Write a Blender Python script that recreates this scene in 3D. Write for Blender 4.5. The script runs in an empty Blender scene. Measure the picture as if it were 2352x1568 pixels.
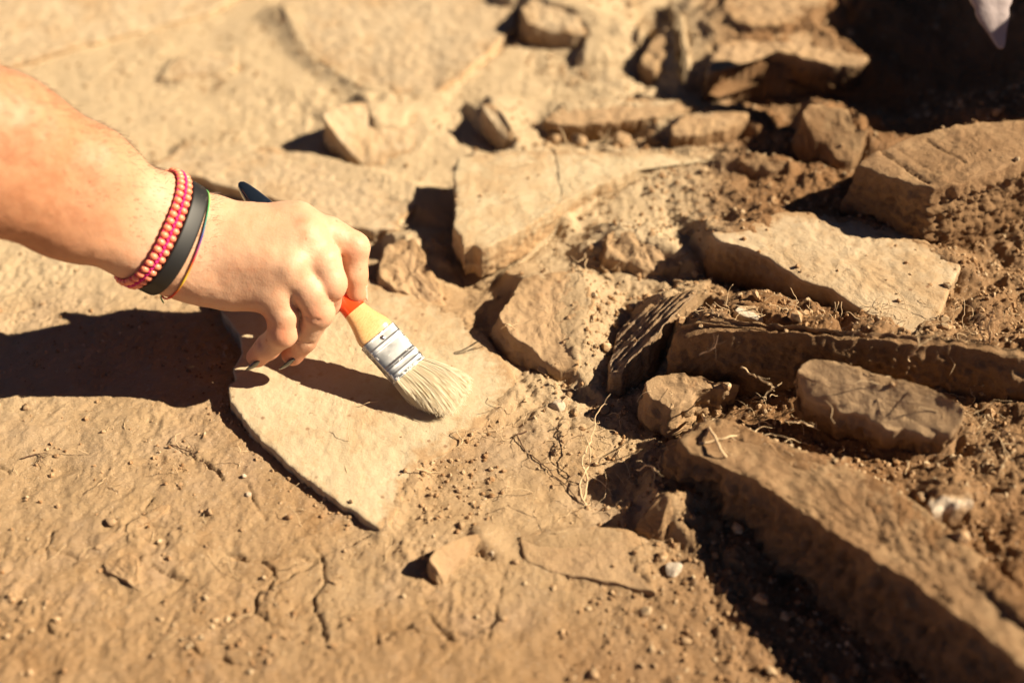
import bpy, math, random
import numpy as np
from mathutils import Vector, Matrix

# ------------------------------------------------------------------ camera, sky, sun, exposure
sc = bpy.context.scene
col = sc.collection
LENS, PITCH, CAMH = 40.0, math.radians(42), 0.53
cd = bpy.data.cameras.new('camera'); cam = bpy.data.objects.new('camera', cd); col.objects.link(cam)
cam.location = (0, 0, CAMH); cam.rotation_euler = (math.pi/2 - PITCH, 0, 0)
cd.lens = LENS; cd.sensor_width = 36; cd.clip_start = 0.01; cd.clip_end = 200
cd.dof.use_dof = True; cd.dof.focus_distance = 0.722; cd.dof.aperture_fstop = 2.5; cd.dof.aperture_blades = 0
sc.camera = cam
SUN_EL, SUN_AZ = math.radians(38), math.radians(-2)      # azimuth of the sun counted from +x
SUN_DIR = Vector((math.cos(SUN_EL)*math.cos(SUN_AZ), math.cos(SUN_EL)*math.sin(SUN_AZ), math.sin(SUN_EL)))
w = bpy.data.worlds.new('World'); sc.world = w; w.use_nodes = True
nt = w.node_tree; bgn = nt.nodes['Background']
sky = nt.nodes.new('ShaderNodeTexSky'); sky.sky_type = 'NISHITA'; sky.sun_disc = False
sky.air_density = .15; sky.dust_density = 0; sky.sun_elevation = SUN_EL; sky.sun_rotation = math.pi/2 - SUN_AZ
nt.links.new(sky.outputs[0], bgn.inputs[0]); bgn.inputs[1].default_value = 0.05
sd = bpy.data.lights.new('sun', 'SUN'); sun = bpy.data.objects.new('sun', sd); col.objects.link(sun)
sd.energy = 5.0; sd.angle = math.radians(0.5); sd.color = (1.0, 0.85, 0.63)
sun.rotation_euler = SUN_DIR.to_track_quat('Z', 'Y').to_euler()
vs = sc.view_settings
vs.view_transform = 'Standard'; vs.look = 'None'; vs.gamma = 1; vs.use_curve_mapping = False
vs.exposure = 1.12
sc.cycles.max_bounces = 8; sc.cycles.diffuse_bounces = 5
sc.cycles.use_denoising = True

# ------------------------------------------------------------------ helpers: pixels to points, noise
FPX = 2352*LENS/36
cp, sp = math.cos(PITCH), math.sin(PITCH)
FW = np.array([0, cp, -sp]); UP = np.array([0, sp, cp]); RX = np.array([1., 0, 0]); CC = np.array([0, 0, CAMH])
def ray(px, py): return FW + RX*(px-1176)/FPX + UP*(784-py)/FPX
def W(px, py, depth): return CC + ray(px, py)*depth              # a point of the place at a distance along the view
def at(px, py, zmm=0.0):                                         # a point of the place at a height
    r = ray(px, py); return CC + r*((zmm*0.001-CAMH)/r[2])

rngG = np.random.RandomState(7)
PERM = np.concatenate([rngG.permutation(256)]*3)
G3 = rngG.normal(size=(256, 3)); G3 /= np.linalg.norm(G3, axis=1)[:, None]
def perlin(x, y, z=None):
    x = np.asarray(x, float); y = np.asarray(y, float)
    z = np.zeros_like(x) if z is None else np.asarray(z, float)+0*x
    xi = np.floor(x).astype(int); yi = np.floor(y).astype(int); zi = np.floor(z).astype(int)
    xf, yf, zf = x-xi, y-yi, z-zi; xi &= 255; yi &= 255; zi &= 255
    u, v, s = (t*t*t*(t*(t*6-15)+10) for t in (xf, yf, zf))
    def g(dx, dy, dz):
        h = PERM[PERM[PERM[xi+dx]+yi+dy]+zi+dz]; q = G3[h]
        return q[..., 0]*(xf-dx)+q[..., 1]*(yf-dy)+q[..., 2]*(zf-dz)
    def lx(dy, dz): a = g(0, dy, dz); return a+u*(g(1, dy, dz)-a)
    def ly(dz): a = lx(0, dz); return a+v*(lx(1, dz)-a)
    a = ly(0)
    if not np.any(zf): return a*1.6
    return (a+s*(ly(1)-a))*1.6
def fbm(x, y, z=None, octv=4, gain=0.5):
    r = 0; a = 1.0; f = 1.0
    for i in range(octv):
        r = r+a*perlin(x*f+17.3*i, y*f-9.1*i, None if z is None else z*f+3.7*i); a *= gain; f *= 2.03
    return r
def worley(x, y, seed=0):                                        # distance to nearest and second nearest jittered point
    xi = np.floor(x).astype(int); yi = np.floor(y).astype(int)
    d1 = np.full(x.shape, 9.0); d2 = np.full(x.shape, 9.0)
    for dx in (-1, 0, 1):
        for dy in (-1, 0, 1):
            cx, cy = xi+dx, yi+dy
            h = PERM[PERM[(cx+seed) & 255]+(cy & 255)]
            px = cx+G3[h, 0]*.45+.5; py = cy+G3[h, 1]*.45+.5
            d = np.hypot(px-x, py-y)
            d2 = np.where(d < d1, d1, np.minimum(d2, d)); d1 = np.minimum(d1, d)
    return d1, d2
def sstep(a, b, x): t = np.clip((x-a)/(b-a), 0, 1); return t*t*(3-2*t)

# ------------------------------------------------------------------ helpers: objects
def mesh_of(name, V, F, mats, smooth=True, fmat=None):
    me = bpy.data.meshes.new(name)
    V = np.asarray(V, float)
    if isinstance(F, np.ndarray):
        n, k = F.shape
        me.vertices.add(len(V)); me.vertices.foreach_set('co', V.ravel())
        me.loops.add(n*k); me.loops.foreach_set('vertex_index', F.ravel().astype(np.int32))
        me.polygons.add(n); me.polygons.foreach_set('loop_start', np.arange(0, n*k, k, dtype=np.int32))
        me.update(calc_edges=True)
    else:
        me.from_pydata([tuple(v) for v in V], [], F)
    for m in (mats if isinstance(mats, (list, tuple)) else [mats]): me.materials.append(m)
    if fmat is not None: me.polygons.foreach_set('material_index', np.asarray(fmat, dtype=np.int32))
    me.polygons.foreach_set('use_smooth', np.full(len(me.polygons), smooth))
    me.validate(); me.update()
    return me
def link(name, me, parent=None, loc=(0, 0, 0)):
    o = bpy.data.objects.new(name, me); col.objects.link(o); o.location = loc
    if parent is not None: o.parent = parent
    return o
def tag(o, label=None, cat=None, group=None, kind=None):
    if label: o['label'] = label
    if cat: o['category'] = cat
    if group: o['group'] = group
    if kind: o['kind'] = kind
    return o
def place(name, V, F, mats, base=None, parent=None, **kw):       # mesh given in world coordinates, origin moved to its base
    V = np.asarray(V, float)
    if base is None: base = np.array([V[:, 0].mean(), V[:, 1].mean(), V[:, 2].min()])
    o = link(name, mesh_of(name, V-base, F, mats, **kw), None, base)
    if parent is not None:
        o.location = Vector(base)-parent.location; o.parent = parent
    return o
def tube(P, R, n=6, cap=True):                                   # swept tube, returns V, F(list)
    P = np.asarray(P, float); m = len(P); R = np.broadcast_to(np.asarray(R, float), (m,))
    T = np.gradient(P, axis=0); T /= np.linalg.norm(T, axis=1)[:, None]+1e-12
    a = np.array([0, 0, 1.]) if abs(T[0, 2]) < .8 else np.array([1., 0, 0])
    V = []
    N = np.cross(T[0], a); N /= np.linalg.norm(N)
    for i in range(m):
        N = N-T[i]*(N@T[i]); N /= np.linalg.norm(N); B = np.cross(T[i], N)
        for j in range(n):
            t = 2*math.pi*j/n; V.append(P[i]+R[i]*(math.cos(t)*N+math.sin(t)*B))
    F = [(i*n+j, i*n+(j+1) % n, (i+1)*n+(j+1) % n, (i+1)*n+j) for i in range(m-1) for j in range(n)]
    if cap: F += [tuple(range(n-1, -1, -1)), tuple((m-1)*n+j for j in range(n))]
    return V, F
def spline(P, k=6):
    P = np.asarray(P, float); Q = np.vstack([2*P[0]-P[1], P, 2*P[-1]-P[-2]]); out = []
    for i in range(1, len(Q)-2):
        for s in np.arange(k)/k:
            a, b, c, d = Q[i-1:i+3]
            out.append(.5*((2*b)+(-a+c)*s+(2*a-5*b+4*c-d)*s*s+(-a+3*b-3*c+d)*s**3))
    out.append(P[-1]); return np.array(out)

# ------------------------------------------------------------------ helpers: materials
class NB:
    def __init__(s, name):
        s.m = bpy.data.materials.new(name); s.m.use_nodes = True; s.t = s.m.node_tree
        s.b = s.t.nodes['Principled BSDF']; s.pos = s.n('ShaderNodeNewGeometry').outputs['Position']
    def n(s, typ, **kw):
        x = s.t.nodes.new(typ)
        for k, v in kw.items(): setattr(x, k, v)
        return x
    def L(s, a, b): s.t.links.new(a, b)
    def noise(s, scale, detail=5, rough=.6, vec=None, dist=0):
        x = s.n('ShaderNodeTexNoise'); x.inputs['Scale'].default_value = scale; x.inputs['Detail'].default_value = detail
        x.inputs['Roughness'].default_value = rough; x.inputs['Distortion'].default_value = dist
        s.L(vec or s.pos, x.inputs['Vector']); return x.outputs['Fac']
    def voro(s, scale, feature='F1', vec=None):
        x = s.n('ShaderNodeTexVoronoi', feature=feature); x.inputs['Scale'].default_value = scale
        s.L(vec or s.pos, x.inputs['Vector']); return x.outputs['Distance']
    def ramp(s, v, stops):
        x = s.n('ShaderNodeValToRGB'); e = x.color_ramp.elements
        while len(e) < len(stops): e.new(.5)
        for q, (p, c) in zip(e, stops): q.position = p; q.color = (*c, 1) if len(c) == 3 else c
        s.L(v, x.inputs[0]); return x.outputs[0]
    def mix(s, f, a, b, mode='MIX'):
        x = s.n('ShaderNodeMix', data_type='RGBA', blend_type=mode); x.clamp_factor = True
        for i, v in ((0, f), (6, a), (7, b)):
            if isinstance(v, (int, float)): x.inputs[i].default_value = v
            elif isinstance(v, tuple): x.inputs[i].default_value = (*v, 1)
            else: s.L(v, x.inputs[i])
        return x.outputs[2]
    def mapr(s, v, a, b, c=0., d=1.):
        x = s.n('ShaderNodeMapRange'); s.L(v, x.inputs[0])
        for i, q in enumerate((a, b, c, d)): x.inputs[i+1].default_value = q
        return x.outputs[0]
    def math(s, op, a, b):
        x = s.n('ShaderNodeMath', operation=op)
        for i, v in enumerate((a, b)):
            if isinstance(v, (int, float)): x.inputs[i].default_value = v
            else: s.L(v, x.inputs[i])
        return x.outputs[0]
    def attr(s, name): return s.n('ShaderNodeAttribute', attribute_name=name).outputs['Fac']
    def bump(s, h, dist, strength=1.0, prev=None):
        x = s.n('ShaderNodeBump'); x.inputs['Strength'].default_value = strength; x.inputs['Distance'].default_value = dist
        s.L(h, x.inputs['Height'])
        if prev is not None: s.L(prev, x.inputs['Normal'])
        return x.outputs[0]
    def out(s, color=None, rough=None, normal=None, **kw):
        for k, v in (('Base Color', color), ('Roughness', rough), ('Normal', normal)):
            if v is None: continue
            if isinstance(v, (int, float)): s.b.inputs[k].default_value = v
            elif isinstance(v, tuple): s.b.inputs[k].default_value = (*v, 1)
            else: s.L(v, s.b.inputs[k])
        for k, v in kw.items(): s.b.inputs[k.replace('_', ' ')].default_value = v
        return s.m

def soil_material():
    s = NB('soil')
    big = s.noise(9, 6, .6); mid = s.noise(60, 8, .7, dist=.3); fine = s.noise(420, 6, .75)
    c = s.ramp(big, [(.32, (.33, .200, .098)), (.5, (.41, .262, .135)), (.68, (.48, .325, .182))])
    c = s.mix(s.mapr(mid, .38, .7), c, (.43, .28, .155))
    c = s.mix(s.mapr(fine, .56, .74, 0, .55), c, (.50, .36, .22))
    c = s.mix(s.mapr(fine, .44, .28, 0, .65), c, (.20, .105, .045))
    c = s.mix(s.mapr(s.noise(13, 5, .65), .50, .66, 0, .75), c, s.mix(fine, (.36, .235, .15), (.47, .335, .225)))
    c = s.mix(s.mapr(s.noise(31, 6, .7), .52, .68, 0, .6), c, s.mix(fine, (.31, .165, .065), (.42, .25, .115)))
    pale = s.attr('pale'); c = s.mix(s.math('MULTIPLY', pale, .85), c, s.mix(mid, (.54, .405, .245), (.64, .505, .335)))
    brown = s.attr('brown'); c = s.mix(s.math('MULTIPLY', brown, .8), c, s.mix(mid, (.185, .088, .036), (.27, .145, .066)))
    spk = s.voro(330); c = s.mix(s.mapr(spk, .16, .10, 0, .5), c, (.66, .56, .44))
    n = s.bump(mid, .0032, .6); n = s.bump(fine, .0018, .9, n)
    n = s.bump(s.noise(1300, 4, .8), .0007, .8, n)
    return s.out(c, .95, n, Specular_IOR_Level=.15)
def stone_material(name, c1, c2, dust, dusty=.5, rough_b=1.0, layered=False):
    s = NB(name)
    vec = s.pos
    if layered:
        mp = s.n('ShaderNodeMapping'); mp.inputs['Scale'].default_value = (1, 1, 7); s.L(s.pos, mp.inputs['Vector']); vec = mp.outputs[0]
    a = s.noise(22, 7, .62, vec); b = s.noise(140, 7, .7); f = s.noise(620, 5, .75)
    c = s.mix(s.mapr(a, .35, .66), c1, c2)
    c = s.mix(s.mapr(b, .5, .78, 0, dusty), c, dust)
    c = s.mix(s.mapr(f, .42, .28, 0, .5), c, tuple(x*.5 for x in c1))
    c = s.mix(s.mapr(f, .6, .75, 0, .35), c, tuple(min(.8, x*1.3) for x in c2))
    c = s.mix(s.mapr(s.noise(16, 6, .7), .50, .62, 0, .75*min(1, dusty+.3)), c, s.mix(f, (.36, .225, .115), (.47, .33, .19)))
    c = s.mix(s.mapr(s.math('ADD', s.attr('dust'), s.mapr(b, .3, .7, -.35, .45)), .25, .8, 0, .9), c, s.mix(f, (.31, .185, .09), (.45, .30, .165)))
    c = s.mix(s.mapr(s.noise(75, 4, .8), .62, .74, 0, .6), c, (.34, .17, .075))
    c = s.mix(s.mapr(s.voro(60), .10, .05, 0, .7), c, (.20, .10, .05))
    c = s.mix(s.math('MULTIPLY', s.attr('side_shade'), .85), c, s.mix(f, (.11, .052, .022), (.21, .115, .05)))  # shade of the stones' side faces painted in as dark brown
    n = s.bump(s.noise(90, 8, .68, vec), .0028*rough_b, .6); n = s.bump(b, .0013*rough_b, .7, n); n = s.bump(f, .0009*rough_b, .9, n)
    return s.out(c, .9, n, Specular_IOR_Level=.2)
M_SOIL = soil_material()
DUST = (.44, .285, .155)
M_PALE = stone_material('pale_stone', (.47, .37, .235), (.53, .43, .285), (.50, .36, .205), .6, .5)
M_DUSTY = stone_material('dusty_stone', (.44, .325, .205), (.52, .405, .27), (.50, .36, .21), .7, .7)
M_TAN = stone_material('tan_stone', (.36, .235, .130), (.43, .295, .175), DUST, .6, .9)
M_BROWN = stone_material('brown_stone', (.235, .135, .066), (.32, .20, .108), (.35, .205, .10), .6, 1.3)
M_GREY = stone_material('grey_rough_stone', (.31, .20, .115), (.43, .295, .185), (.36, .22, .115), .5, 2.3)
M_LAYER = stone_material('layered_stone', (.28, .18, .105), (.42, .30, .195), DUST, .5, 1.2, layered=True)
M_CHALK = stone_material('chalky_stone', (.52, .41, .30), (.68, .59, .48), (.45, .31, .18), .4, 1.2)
def simple(name, c, rough=.5, **kw): s = NB(name); return s.out(c, rough, **kw)

def polydist(x, y, pts):                                         # distance to a polyline on the ground
    d = np.full(x.shape, 9.0)
    for (a, b) in zip(pts[:-1], pts[1:]):
        ab = b-a; t = np.clip(((x-a[0])*ab[0]+(y-a[1])*ab[1])/(ab@ab), 0, 1)
        d = np.minimum(d, np.hypot(x-a[0]-t*ab[0], y-a[1]-t*ab[1]))
    return d
# ------------------------------------------------------------------ stones and slabs: outlines first, the ground is heaped against them
SPEC = []; OCC = []
def slab(name, label, cat, pts, thick, mat, flare=0., jag=1.3, topn=.8, sidew=1.8, res=1.7, seed=0, top_fn=None, chip=.8, bury=.5, bdir=(.55, .83), film=.30, slope=.45, furrow=1., group=None):
    P = np.array([at(*p) for p in pts]); n0 = len(P); Q = []
    for i in range(n0):
        a, b = P[i], P[(i+1) % n0]; m = max(2, int(np.linalg.norm(b-a)/(res*.001)))
        for k in range(m): Q.append(a+(b-a)*k/m)
    Q = np.array(Q)
    Q = .5*Q+.25*np.roll(Q, 1, 0)+.25*np.roll(Q, -1, 0)
    area = .5*np.sum(Q[:, 0]*np.roll(Q[:, 1], -1)-np.roll(Q[:, 0], -1)*Q[:, 1])
    if area < 0: Q = Q[::-1].copy()
    T = np.roll(Q, -3, 0)-np.roll(Q, 3, 0); N = np.stack([T[:, 1], -T[:, 0]], 1); N /= np.linalg.norm(N, axis=1)[:, None]+1e-9
    S = Q.copy()
    for _ in range(10): S = .5*S+.25*np.roll(S, 1, 0)+.25*np.roll(S, -1, 0)
    so = seed*13.7
    jn = fbm(Q[:, 0]*90+so, Q[:, 1]*90, octv=4, gain=.65)+1.1*np.minimum(0, perlin(Q[:, 0]*45+so, Q[:, 1]*45+3))
    Q[:, :2] += N*(jn*jag*.001)[:, None]
    OCC.append((Q[:, :2].copy(), N, None, Q))
    SPEC.append(dict(name=name, label=label, cat=cat, Q=Q, S=S, N=N, thick=thick, mat=mat, flare=flare, topn=topn, sidew=sidew, res=res, so=so, top_fn=top_fn, chip=chip, bury=bury, bdir=bdir, film=film, slope=slope, furrow=furrow, group=group or 'stones and slabs uncovered in the soil'))
def build_slab(d):
    Q, S, N, so, res, thick = d['Q'], d['S'], d['N'], d['so'], d['res'], d['thick']
    n = len(Q); c = Q.mean(0); R = np.linalg.norm(Q-c, axis=1).max(); M = max(6, int(R/(res*.00125)))
    A = np.c_[Q[:, :2], np.ones(n)]; co = np.linalg.lstsq(A, Q[:, 2], rcond=None)[0]
    s = np.concatenate([[1., .993, .98], np.linspace(.96, .03, M)]); drop = np.concatenate([[1, .35, .1], np.zeros(M)])*d['chip']
    er0 = Q[:, 2]-A@co; er1 = er0.copy()
    for _ in range(260): er1 = .5*er1+.25*np.roll(er1, 1)+.25*np.roll(er1, -1)
    V = []
    for sk, dk in zip(s, drop):
        f = sk**7; q = S+(Q-S)*f; ring = c+(q-c)*sk
        pl = ring[:, 0]*co[0]+ring[:, 1]*co[1]+co[2]; edge_res = er0*f+er1*(1-f)
        ring[:, 2] = pl+edge_res*sk**2
        big = fbm(ring[:, 0]*30+so, ring[:, 1]*30, octv=3, gain=.5); fine = fbm(ring[:, 0]*120+so, ring[:, 1]*120, octv=4, gain=.6)
        flake = np.round((fbm(ring[:, 0]*22-so, ring[:, 1]*22+8, octv=4)+1)*3.0)/3.0-1
        ring[:, 2] += d['topn']*.001*(1.0*big+.8*fine+.9*flake)-dk*.001*(1+.6*perlin(ring[:, 0]*150, ring[:, 1]*150+so))
        if d['top_fn']: ring[:, 2] += d['top_fn'](ring)
        V.append(ring)
    top = V[::-1]; K = max(4, int(thick/res)); side = []; edge = V[0]
    for k in range(1, K+1):
        t = k/K; r = edge.copy(); dz = thick*.001*t; r[:, 2] -= dz; zz = np.full(n, dz)
        w0 = perlin(Q[:, 0]*38+so, Q[:, 1]*38, zz*70+so); w1 = perlin(Q[:, 0]*95, Q[:, 1]*95+so, zz*150); w2 = fbm(Q[:, 0]*260, Q[:, 1]*260+so, zz*330, octv=2)
        st = np.abs(perlin(Q[:, 0]*12, Q[:, 1]*12+so, zz*240))
        wv = d['sidew']*.001*(.9*w0+.6*np.abs(w1)+.75*w2+.12*st)
        r[:, :2] += N*((d['flare']*.001*t)+wv*min(1, t*K*.18))[:, None]; side.append(r)
    rings = top+side; VV = np.concatenate([[rings[0].mean(0)]]+rings+[[side[-1].mean(0)]])
    nr = len(rings); a = 1+np.arange(nr-1)[:, None]*n+np.arange(n)[None]; b = 1+np.arange(nr-1)[:, None]*n+(np.arange(n)[None]+1) % n
    quads = np.stack([a, a+n, b+n, b], -1).reshape(-1, 4)
    F = [tuple(q) for q in quads.tolist()]; last = 1+(nr-1)*n
    for j in range(n):
        j2 = (j+1) % n; F += [(0, 1+j, 1+j2), (len(VV)-1, last+j2, last+j)]
    bn = N@np.array(d['bdir']); wgt = np.clip(.35+bn*.9+(d['bury']-.5)*1.6, 0, 1.2); dv = []
    for sk in s[::-1]: dv.append(wgt*np.exp(-(1-sk)*np.linalg.norm(Q-c, axis=1)/.011))
    for k in range(1, K+1): dv.append(np.full(n, .35+.6*k/K))
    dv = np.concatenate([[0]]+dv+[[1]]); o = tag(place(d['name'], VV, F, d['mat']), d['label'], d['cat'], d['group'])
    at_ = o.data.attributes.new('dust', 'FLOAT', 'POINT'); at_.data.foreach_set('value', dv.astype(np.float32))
    shd = np.concatenate([np.zeros(1+n*len(s))]+[np.full(n, min(1, .3+1.2*k/K)) for k in range(1, K+1)]+[[1]])*np.clip((N[:, 0].mean()*0+1), 0, 1)  # painted shade weight, deepening down the sides
    at_ = o.data.attributes.new('side_shade', 'FLOAT', 'POINT'); at_.data.foreach_set('value', (shd*sstep(.05, .22, c[0]+.25*(c[1]-.6))).astype(np.float32))
slab('stone_slab', 'pale flat stone slab lying under the brush bristles and fingertips', 'stone slab',
     [(505,712,13),(545,760,13),(556,800,13),(535,850,13),(541,872,13),(524,886,13),(532,925,12.5),(560,965,12),(600,1012,11.5),(655,1062,11),(700,1098,10.5),(760,1140,10),(815,1175,9),(872,1215,8),
      (903,1195,8),(935,1130,8),(962,1100,8.5),(978,1052,9),(1045,1030,9),(1110,975,9.5),(1160,942,9.5),(1180,915,9.5),(1200,893,9.5),(1172,845,10),(1130,785,10),(1065,722,10.5),(965,682,11),(850,640,12),(740,600,12),(600,600,12.5),(510,650,13)],
     22, M_PALE, jag=1.1, topn=.5, sidew=1.6, bury=.62, bdir=(.75, -.1), film=.30, furrow=.0, seed=1, chip=1.0)
slab('stone_slab', 'thick pale slab propped up behind the hand, with a bright broken front edge', 'stone slab',
     [(1046,440,44),(1040,400,45),(1052,362,45),(1110,350,45),(1300,346,45),(1480,350,45),(1660,352,45),(1692,362,45),(1610,368,45),(1500,376,45),(1420,408,45),(1340,438,44),(1300,460,44),(1240,503,43),(1180,540,42),(1125,563,42),(1105,574,41),(1085,560,41),(1062,570,41),(1058,545,42),(1042,520,43)],
     26, M_PALE, flare=-2, jag=1.2, topn=.5, sidew=1.8, bury=.47, bdir=(.85, .55), seed=2, chip=1.2)
slab('stone', 'squat stone with a grey broken side in front of the propped slab', 'stone',
     [(1190,640,28),(1320,618,30),(1350,650,30),(1368,692,28),(1350,730,26),(1340,800,22),(1325,850,16),(1290,852,14),(1255,842,14),(1235,815,18),(1205,790,22),(1165,760,25),(1146,730,27),(1150,700,28),(1180,680,29)],
     34, M_TAN, flare=7, jag=1.8, topn=1.5, sidew=3, bury=.8, bdir=(.9, .4), film=.14, seed=3, chip=1.8)
slab('stone', 'rounded rough boulder between the pale brush slab and the dark gap', 'stone',
     [(886,560,26),(915,545,28),(955,548,28),(975,580,24),(985,612,18),(1008,650,13),(1015,680,12),(985,700,10),(940,672,14),(905,660,16),(872,640,17),(868,610,20)],
     30, M_TAN, flare=6, jag=.9, topn=2.6, sidew=4, bury=.35, seed=4, chip=2.5)
slab('stone', 'knobbly pale rock half buried in the bank right of the propped slab', 'stone',
     [(1395,535,42),(1430,515,44),(1480,520,44),(1530,545,42),(1580,580,38),(1560,612,32),(1500,625,28),(1440,612,28),(1385,590,32)],
     34, M_TAN, flare=8, jag=2.2, topn=3, sidew=4, bury=.85, seed=5, chip=2.5)
slab('stone_slab', 'wide flat slab with speckled top below the grooved block', 'stone slab',
     [(1632,532,60),(1690,515,61),(1790,486,62),(1900,490,62),(2000,505,62),(2110,545,62),(2205,592,62),(2210,615,62),(2185,650,61),(2160,720,60),(2145,772,59),(2080,768,58),(2020,738,57),(1960,700,57),(1910,665,57),(1840,640,58),(1760,588,59),(1690,560,60),(1650,552,60)],
     40, M_DUSTY, flare=3, bury=.55, sidew=2.2, jag=.9, topn=.8, seed=6, chip=1.6)
def grooves(r):
    o = np.zeros(len(r))
    for (p, q, dp, wd) in (((2030, 338), (2135, 412), .0028, .0014), ((2130, 318), (2215, 372), .0018, .0012), ((2062, 332), (2160, 400), .0012, .001)):
        A, B = at(*p, 102)[:2], at(*q, 102)[:2]; o -= dp*np.exp(-(polydist(r[:, 0], r[:, 1], [A, B])/wd)**2)
    return o
slab('stone_block', 'big block with dark grooves across its top at the right edge', 'stone block',
     [(1965,378,95),(2030,340,99),(2100,308,102),(2180,290,104),(2260,280,105),(2380,276,106),(2450,290,106),(2440,340,105),(2352,364,104),(2270,396,103),(2200,424,102),(2150,432,101),(2100,422,99),(2040,405,97)],
     76, M_BROWN, flare=5, jag=1.4, topn=1.1, sidew=4, bury=.25, seed=7, top_fn=grooves, chip=1.6)
slab('stone', 'blocky brown stone standing up in the shade left of the grooved block', 'stone',
     [(1842,262,84),(1858,240,88),(1905,243,88),(1948,250,86),(1962,280,80),(1996,302,74),(1985,335,66),(1958,372,56),(1920,372,56),(1890,340,62),(1850,300,74)],
     50, M_BROWN, flare=4, jag=1.8, topn=2, sidew=3, bury=.3, seed=8, chip=2)
slab('stone_slab', 'slab with an arched shadow under it below the top right dark corner', 'stone slab',
     [(1622,178,66),(1630,135,68),(1650,105,70),(1720,88,72),(1800,78,73),(1868,66,74),(1888,82,74),(1940,100,72),(1998,130,70),(1975,150,67),(1900,148,68),(1850,135,68),(1800,125,68),(1740,112,68),(1690,125,67),(1650,160,66)],
     24, M_TAN, flare=-3, jag=2, topn=1.5, sidew=3, seed=9, chip=1.6)
slab('stone_slab', 'large tan slab cut by the upper frame edge near the dark corner', 'stone slab',
     [(1655,12,76),(1690,-30,76),(1900,-40,80),(1900,10,80),(1870,45,78),(1800,58,77),(1720,62,76),(1680,45,76)],
     40, M_TAN, flare=3, jag=2, topn=1.6, sidew=3, bury=.8, bdir=(-.5, -.8), film=.2, seed=10, chip=1.6)
slab('stone_slab', 'long low slab with a dark gap below it behind the propped slab', 'stone slab',
     [(1245,278,42),(1300,236,44),(1400,230,46),(1500,227,47),(1590,230,47),(1604,242,46),(1560,258,45),(1480,272,44),(1400,283,42),(1340,286,42),(1290,290,42)],
     20, M_TAN, flare=-4, jag=1.5, topn=1.2, sidew=2, bury=.8, bdir=(0., 1.), film=.1, seed=12, chip=1.4)
slab('stone', 'small bright flat stone at the right end of the long low slab', 'stone',
     [(1542,292,52),(1570,264,54),(1640,258,54),(1722,256,54),(1720,275,52),(1660,300,50),(1600,312,48),(1545,312,48)],
     22, M_TAN, flare=0, jag=1.5, topn=1.4, sidew=2, bury=.8, bdir=(.7, .7), film=.2, seed=13, chip=1.4)
slab('stone_slab', 'long dark edged slab standing on its side behind the front right stones', 'stone slab',
     [(1545,760,58),(1580,742,68),(1650,728,74),(1760,738,76),(1870,752,78),(1990,764,79),(2110,772,80),(2240,784,80),(2360,800,80),(2500,820,80),(2500,838,77),(2352,822,77),(2250,804,77),(2100,790,78),(1980,780,77),(1850,768,76),(1700,754,73),(1610,764,66),(1565,782,58)],
     58, M_BROWN, flare=3, jag=1.6, topn=1.8, bury=.3, sidew=3.2, seed=14, chip=1.6)
slab('stone', 'grey brown chunk with a broad lit face on the crumbly soil at right', 'stone',
     [(1826,852,72),(1852,826,76),(1900,826,77),(1960,838,77),(2030,862,77),(2100,880,77),(2170,905,76),(2216,930,74),(2212,962,66),(2182,1000,58),(2130,998,56),(2050,985,56),(1980,955,57),(1900,932,57),(1850,915,57),(1838,880,64)],
     30, M_TAN, flare=-5, jag=2, topn=1.3, sidew=4, bury=.12, seed=15, chip=.9)
slab('stone', 'flat topped rough stone casting shade on the crumbs in the middle', 'stone',
     [(1480,878,34),(1500,860,36),(1560,857,37),(1610,866,37),(1660,878,36),(1702,880,34),(1680,888,33),(1640,896,32),(1600,902,30),(1580,925,28),(1545,944,27),(1520,925,28),(1490,905,31)],
     40, M_TAN, flare=2, jag=1.8, topn=1.6, sidew=3.5, bury=.2, seed=16, chip=1)
slab('stone_block', 'long heavy block running to the lower right corner with a dark front side', 'stone block',
     [(1550,1012,42),(1575,988,43),(1625,963,44),(1680,962,44),(1760,1000,45),(1850,1035,46),(1950,1065,48),(2050,1110,50),(2140,1180,51),(2230,1250,52),(2352,1370,53),(2560,1560,53),(2560,1720,50),
      (2352,1530,50),(2250,1450,50),(2150,1375,50),(2050,1310,49),(1950,1248,48),(1850,1180,47),(1780,1130,46),(1700,1088,44),(1640,1052,43),(1590,1040,42)],
     78, M_BROWN, flare=4, jag=2.4, topn=1.8, sidew=8, film=.16, slope=1.3, bury=.6, bdir=(.85, .53), seed=17, chip=2.2, res=2.0)
def ribs(r):
    A, B = at(1602, 662, 54), at(1400, 868, 20); d = (B-A)[:2]/np.linalg.norm((B-A)[:2]); q = r[:, :2]-A[:2]; al = q@d; u = q[:, 0]*d[1]-q[:, 1]*d[0]
    return .0007*np.sin(u*1500+2*perlin(al*25, u*60))+.0018*perlin(al*16, u*210)
slab('stone', 'tilted sliver of ribbed rock leaning left of the long dark slab', 'stone',
     [(1602,662,54),(1585,690,50),(1540,730,44),(1500,780,38),(1445,830,28),(1425,868,20),(1396,868,18),(1405,820,20),(1412,770,22),(1440,735,28),(1490,700,36),(1550,676,46)],
     34, M_LAYER, flare=1, jag=1.4, topn=1.5, sidew=2, bury=.3, seed=18, top_fn=ribs, chip=1.2)
slab('stone', 'small pinkish white stone above the ribbed sliver', 'stone',
     [(1688,712,62),(1700,700,63),(1745,702,63),(1790,722,62),(1788,738,58),(1740,735,58),(1700,728,58)],
     16, M_CHALK, flare=2, jag=1.2, topn=1.5, sidew=2, bury=.5, seed=19, chip=1.2)
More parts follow.
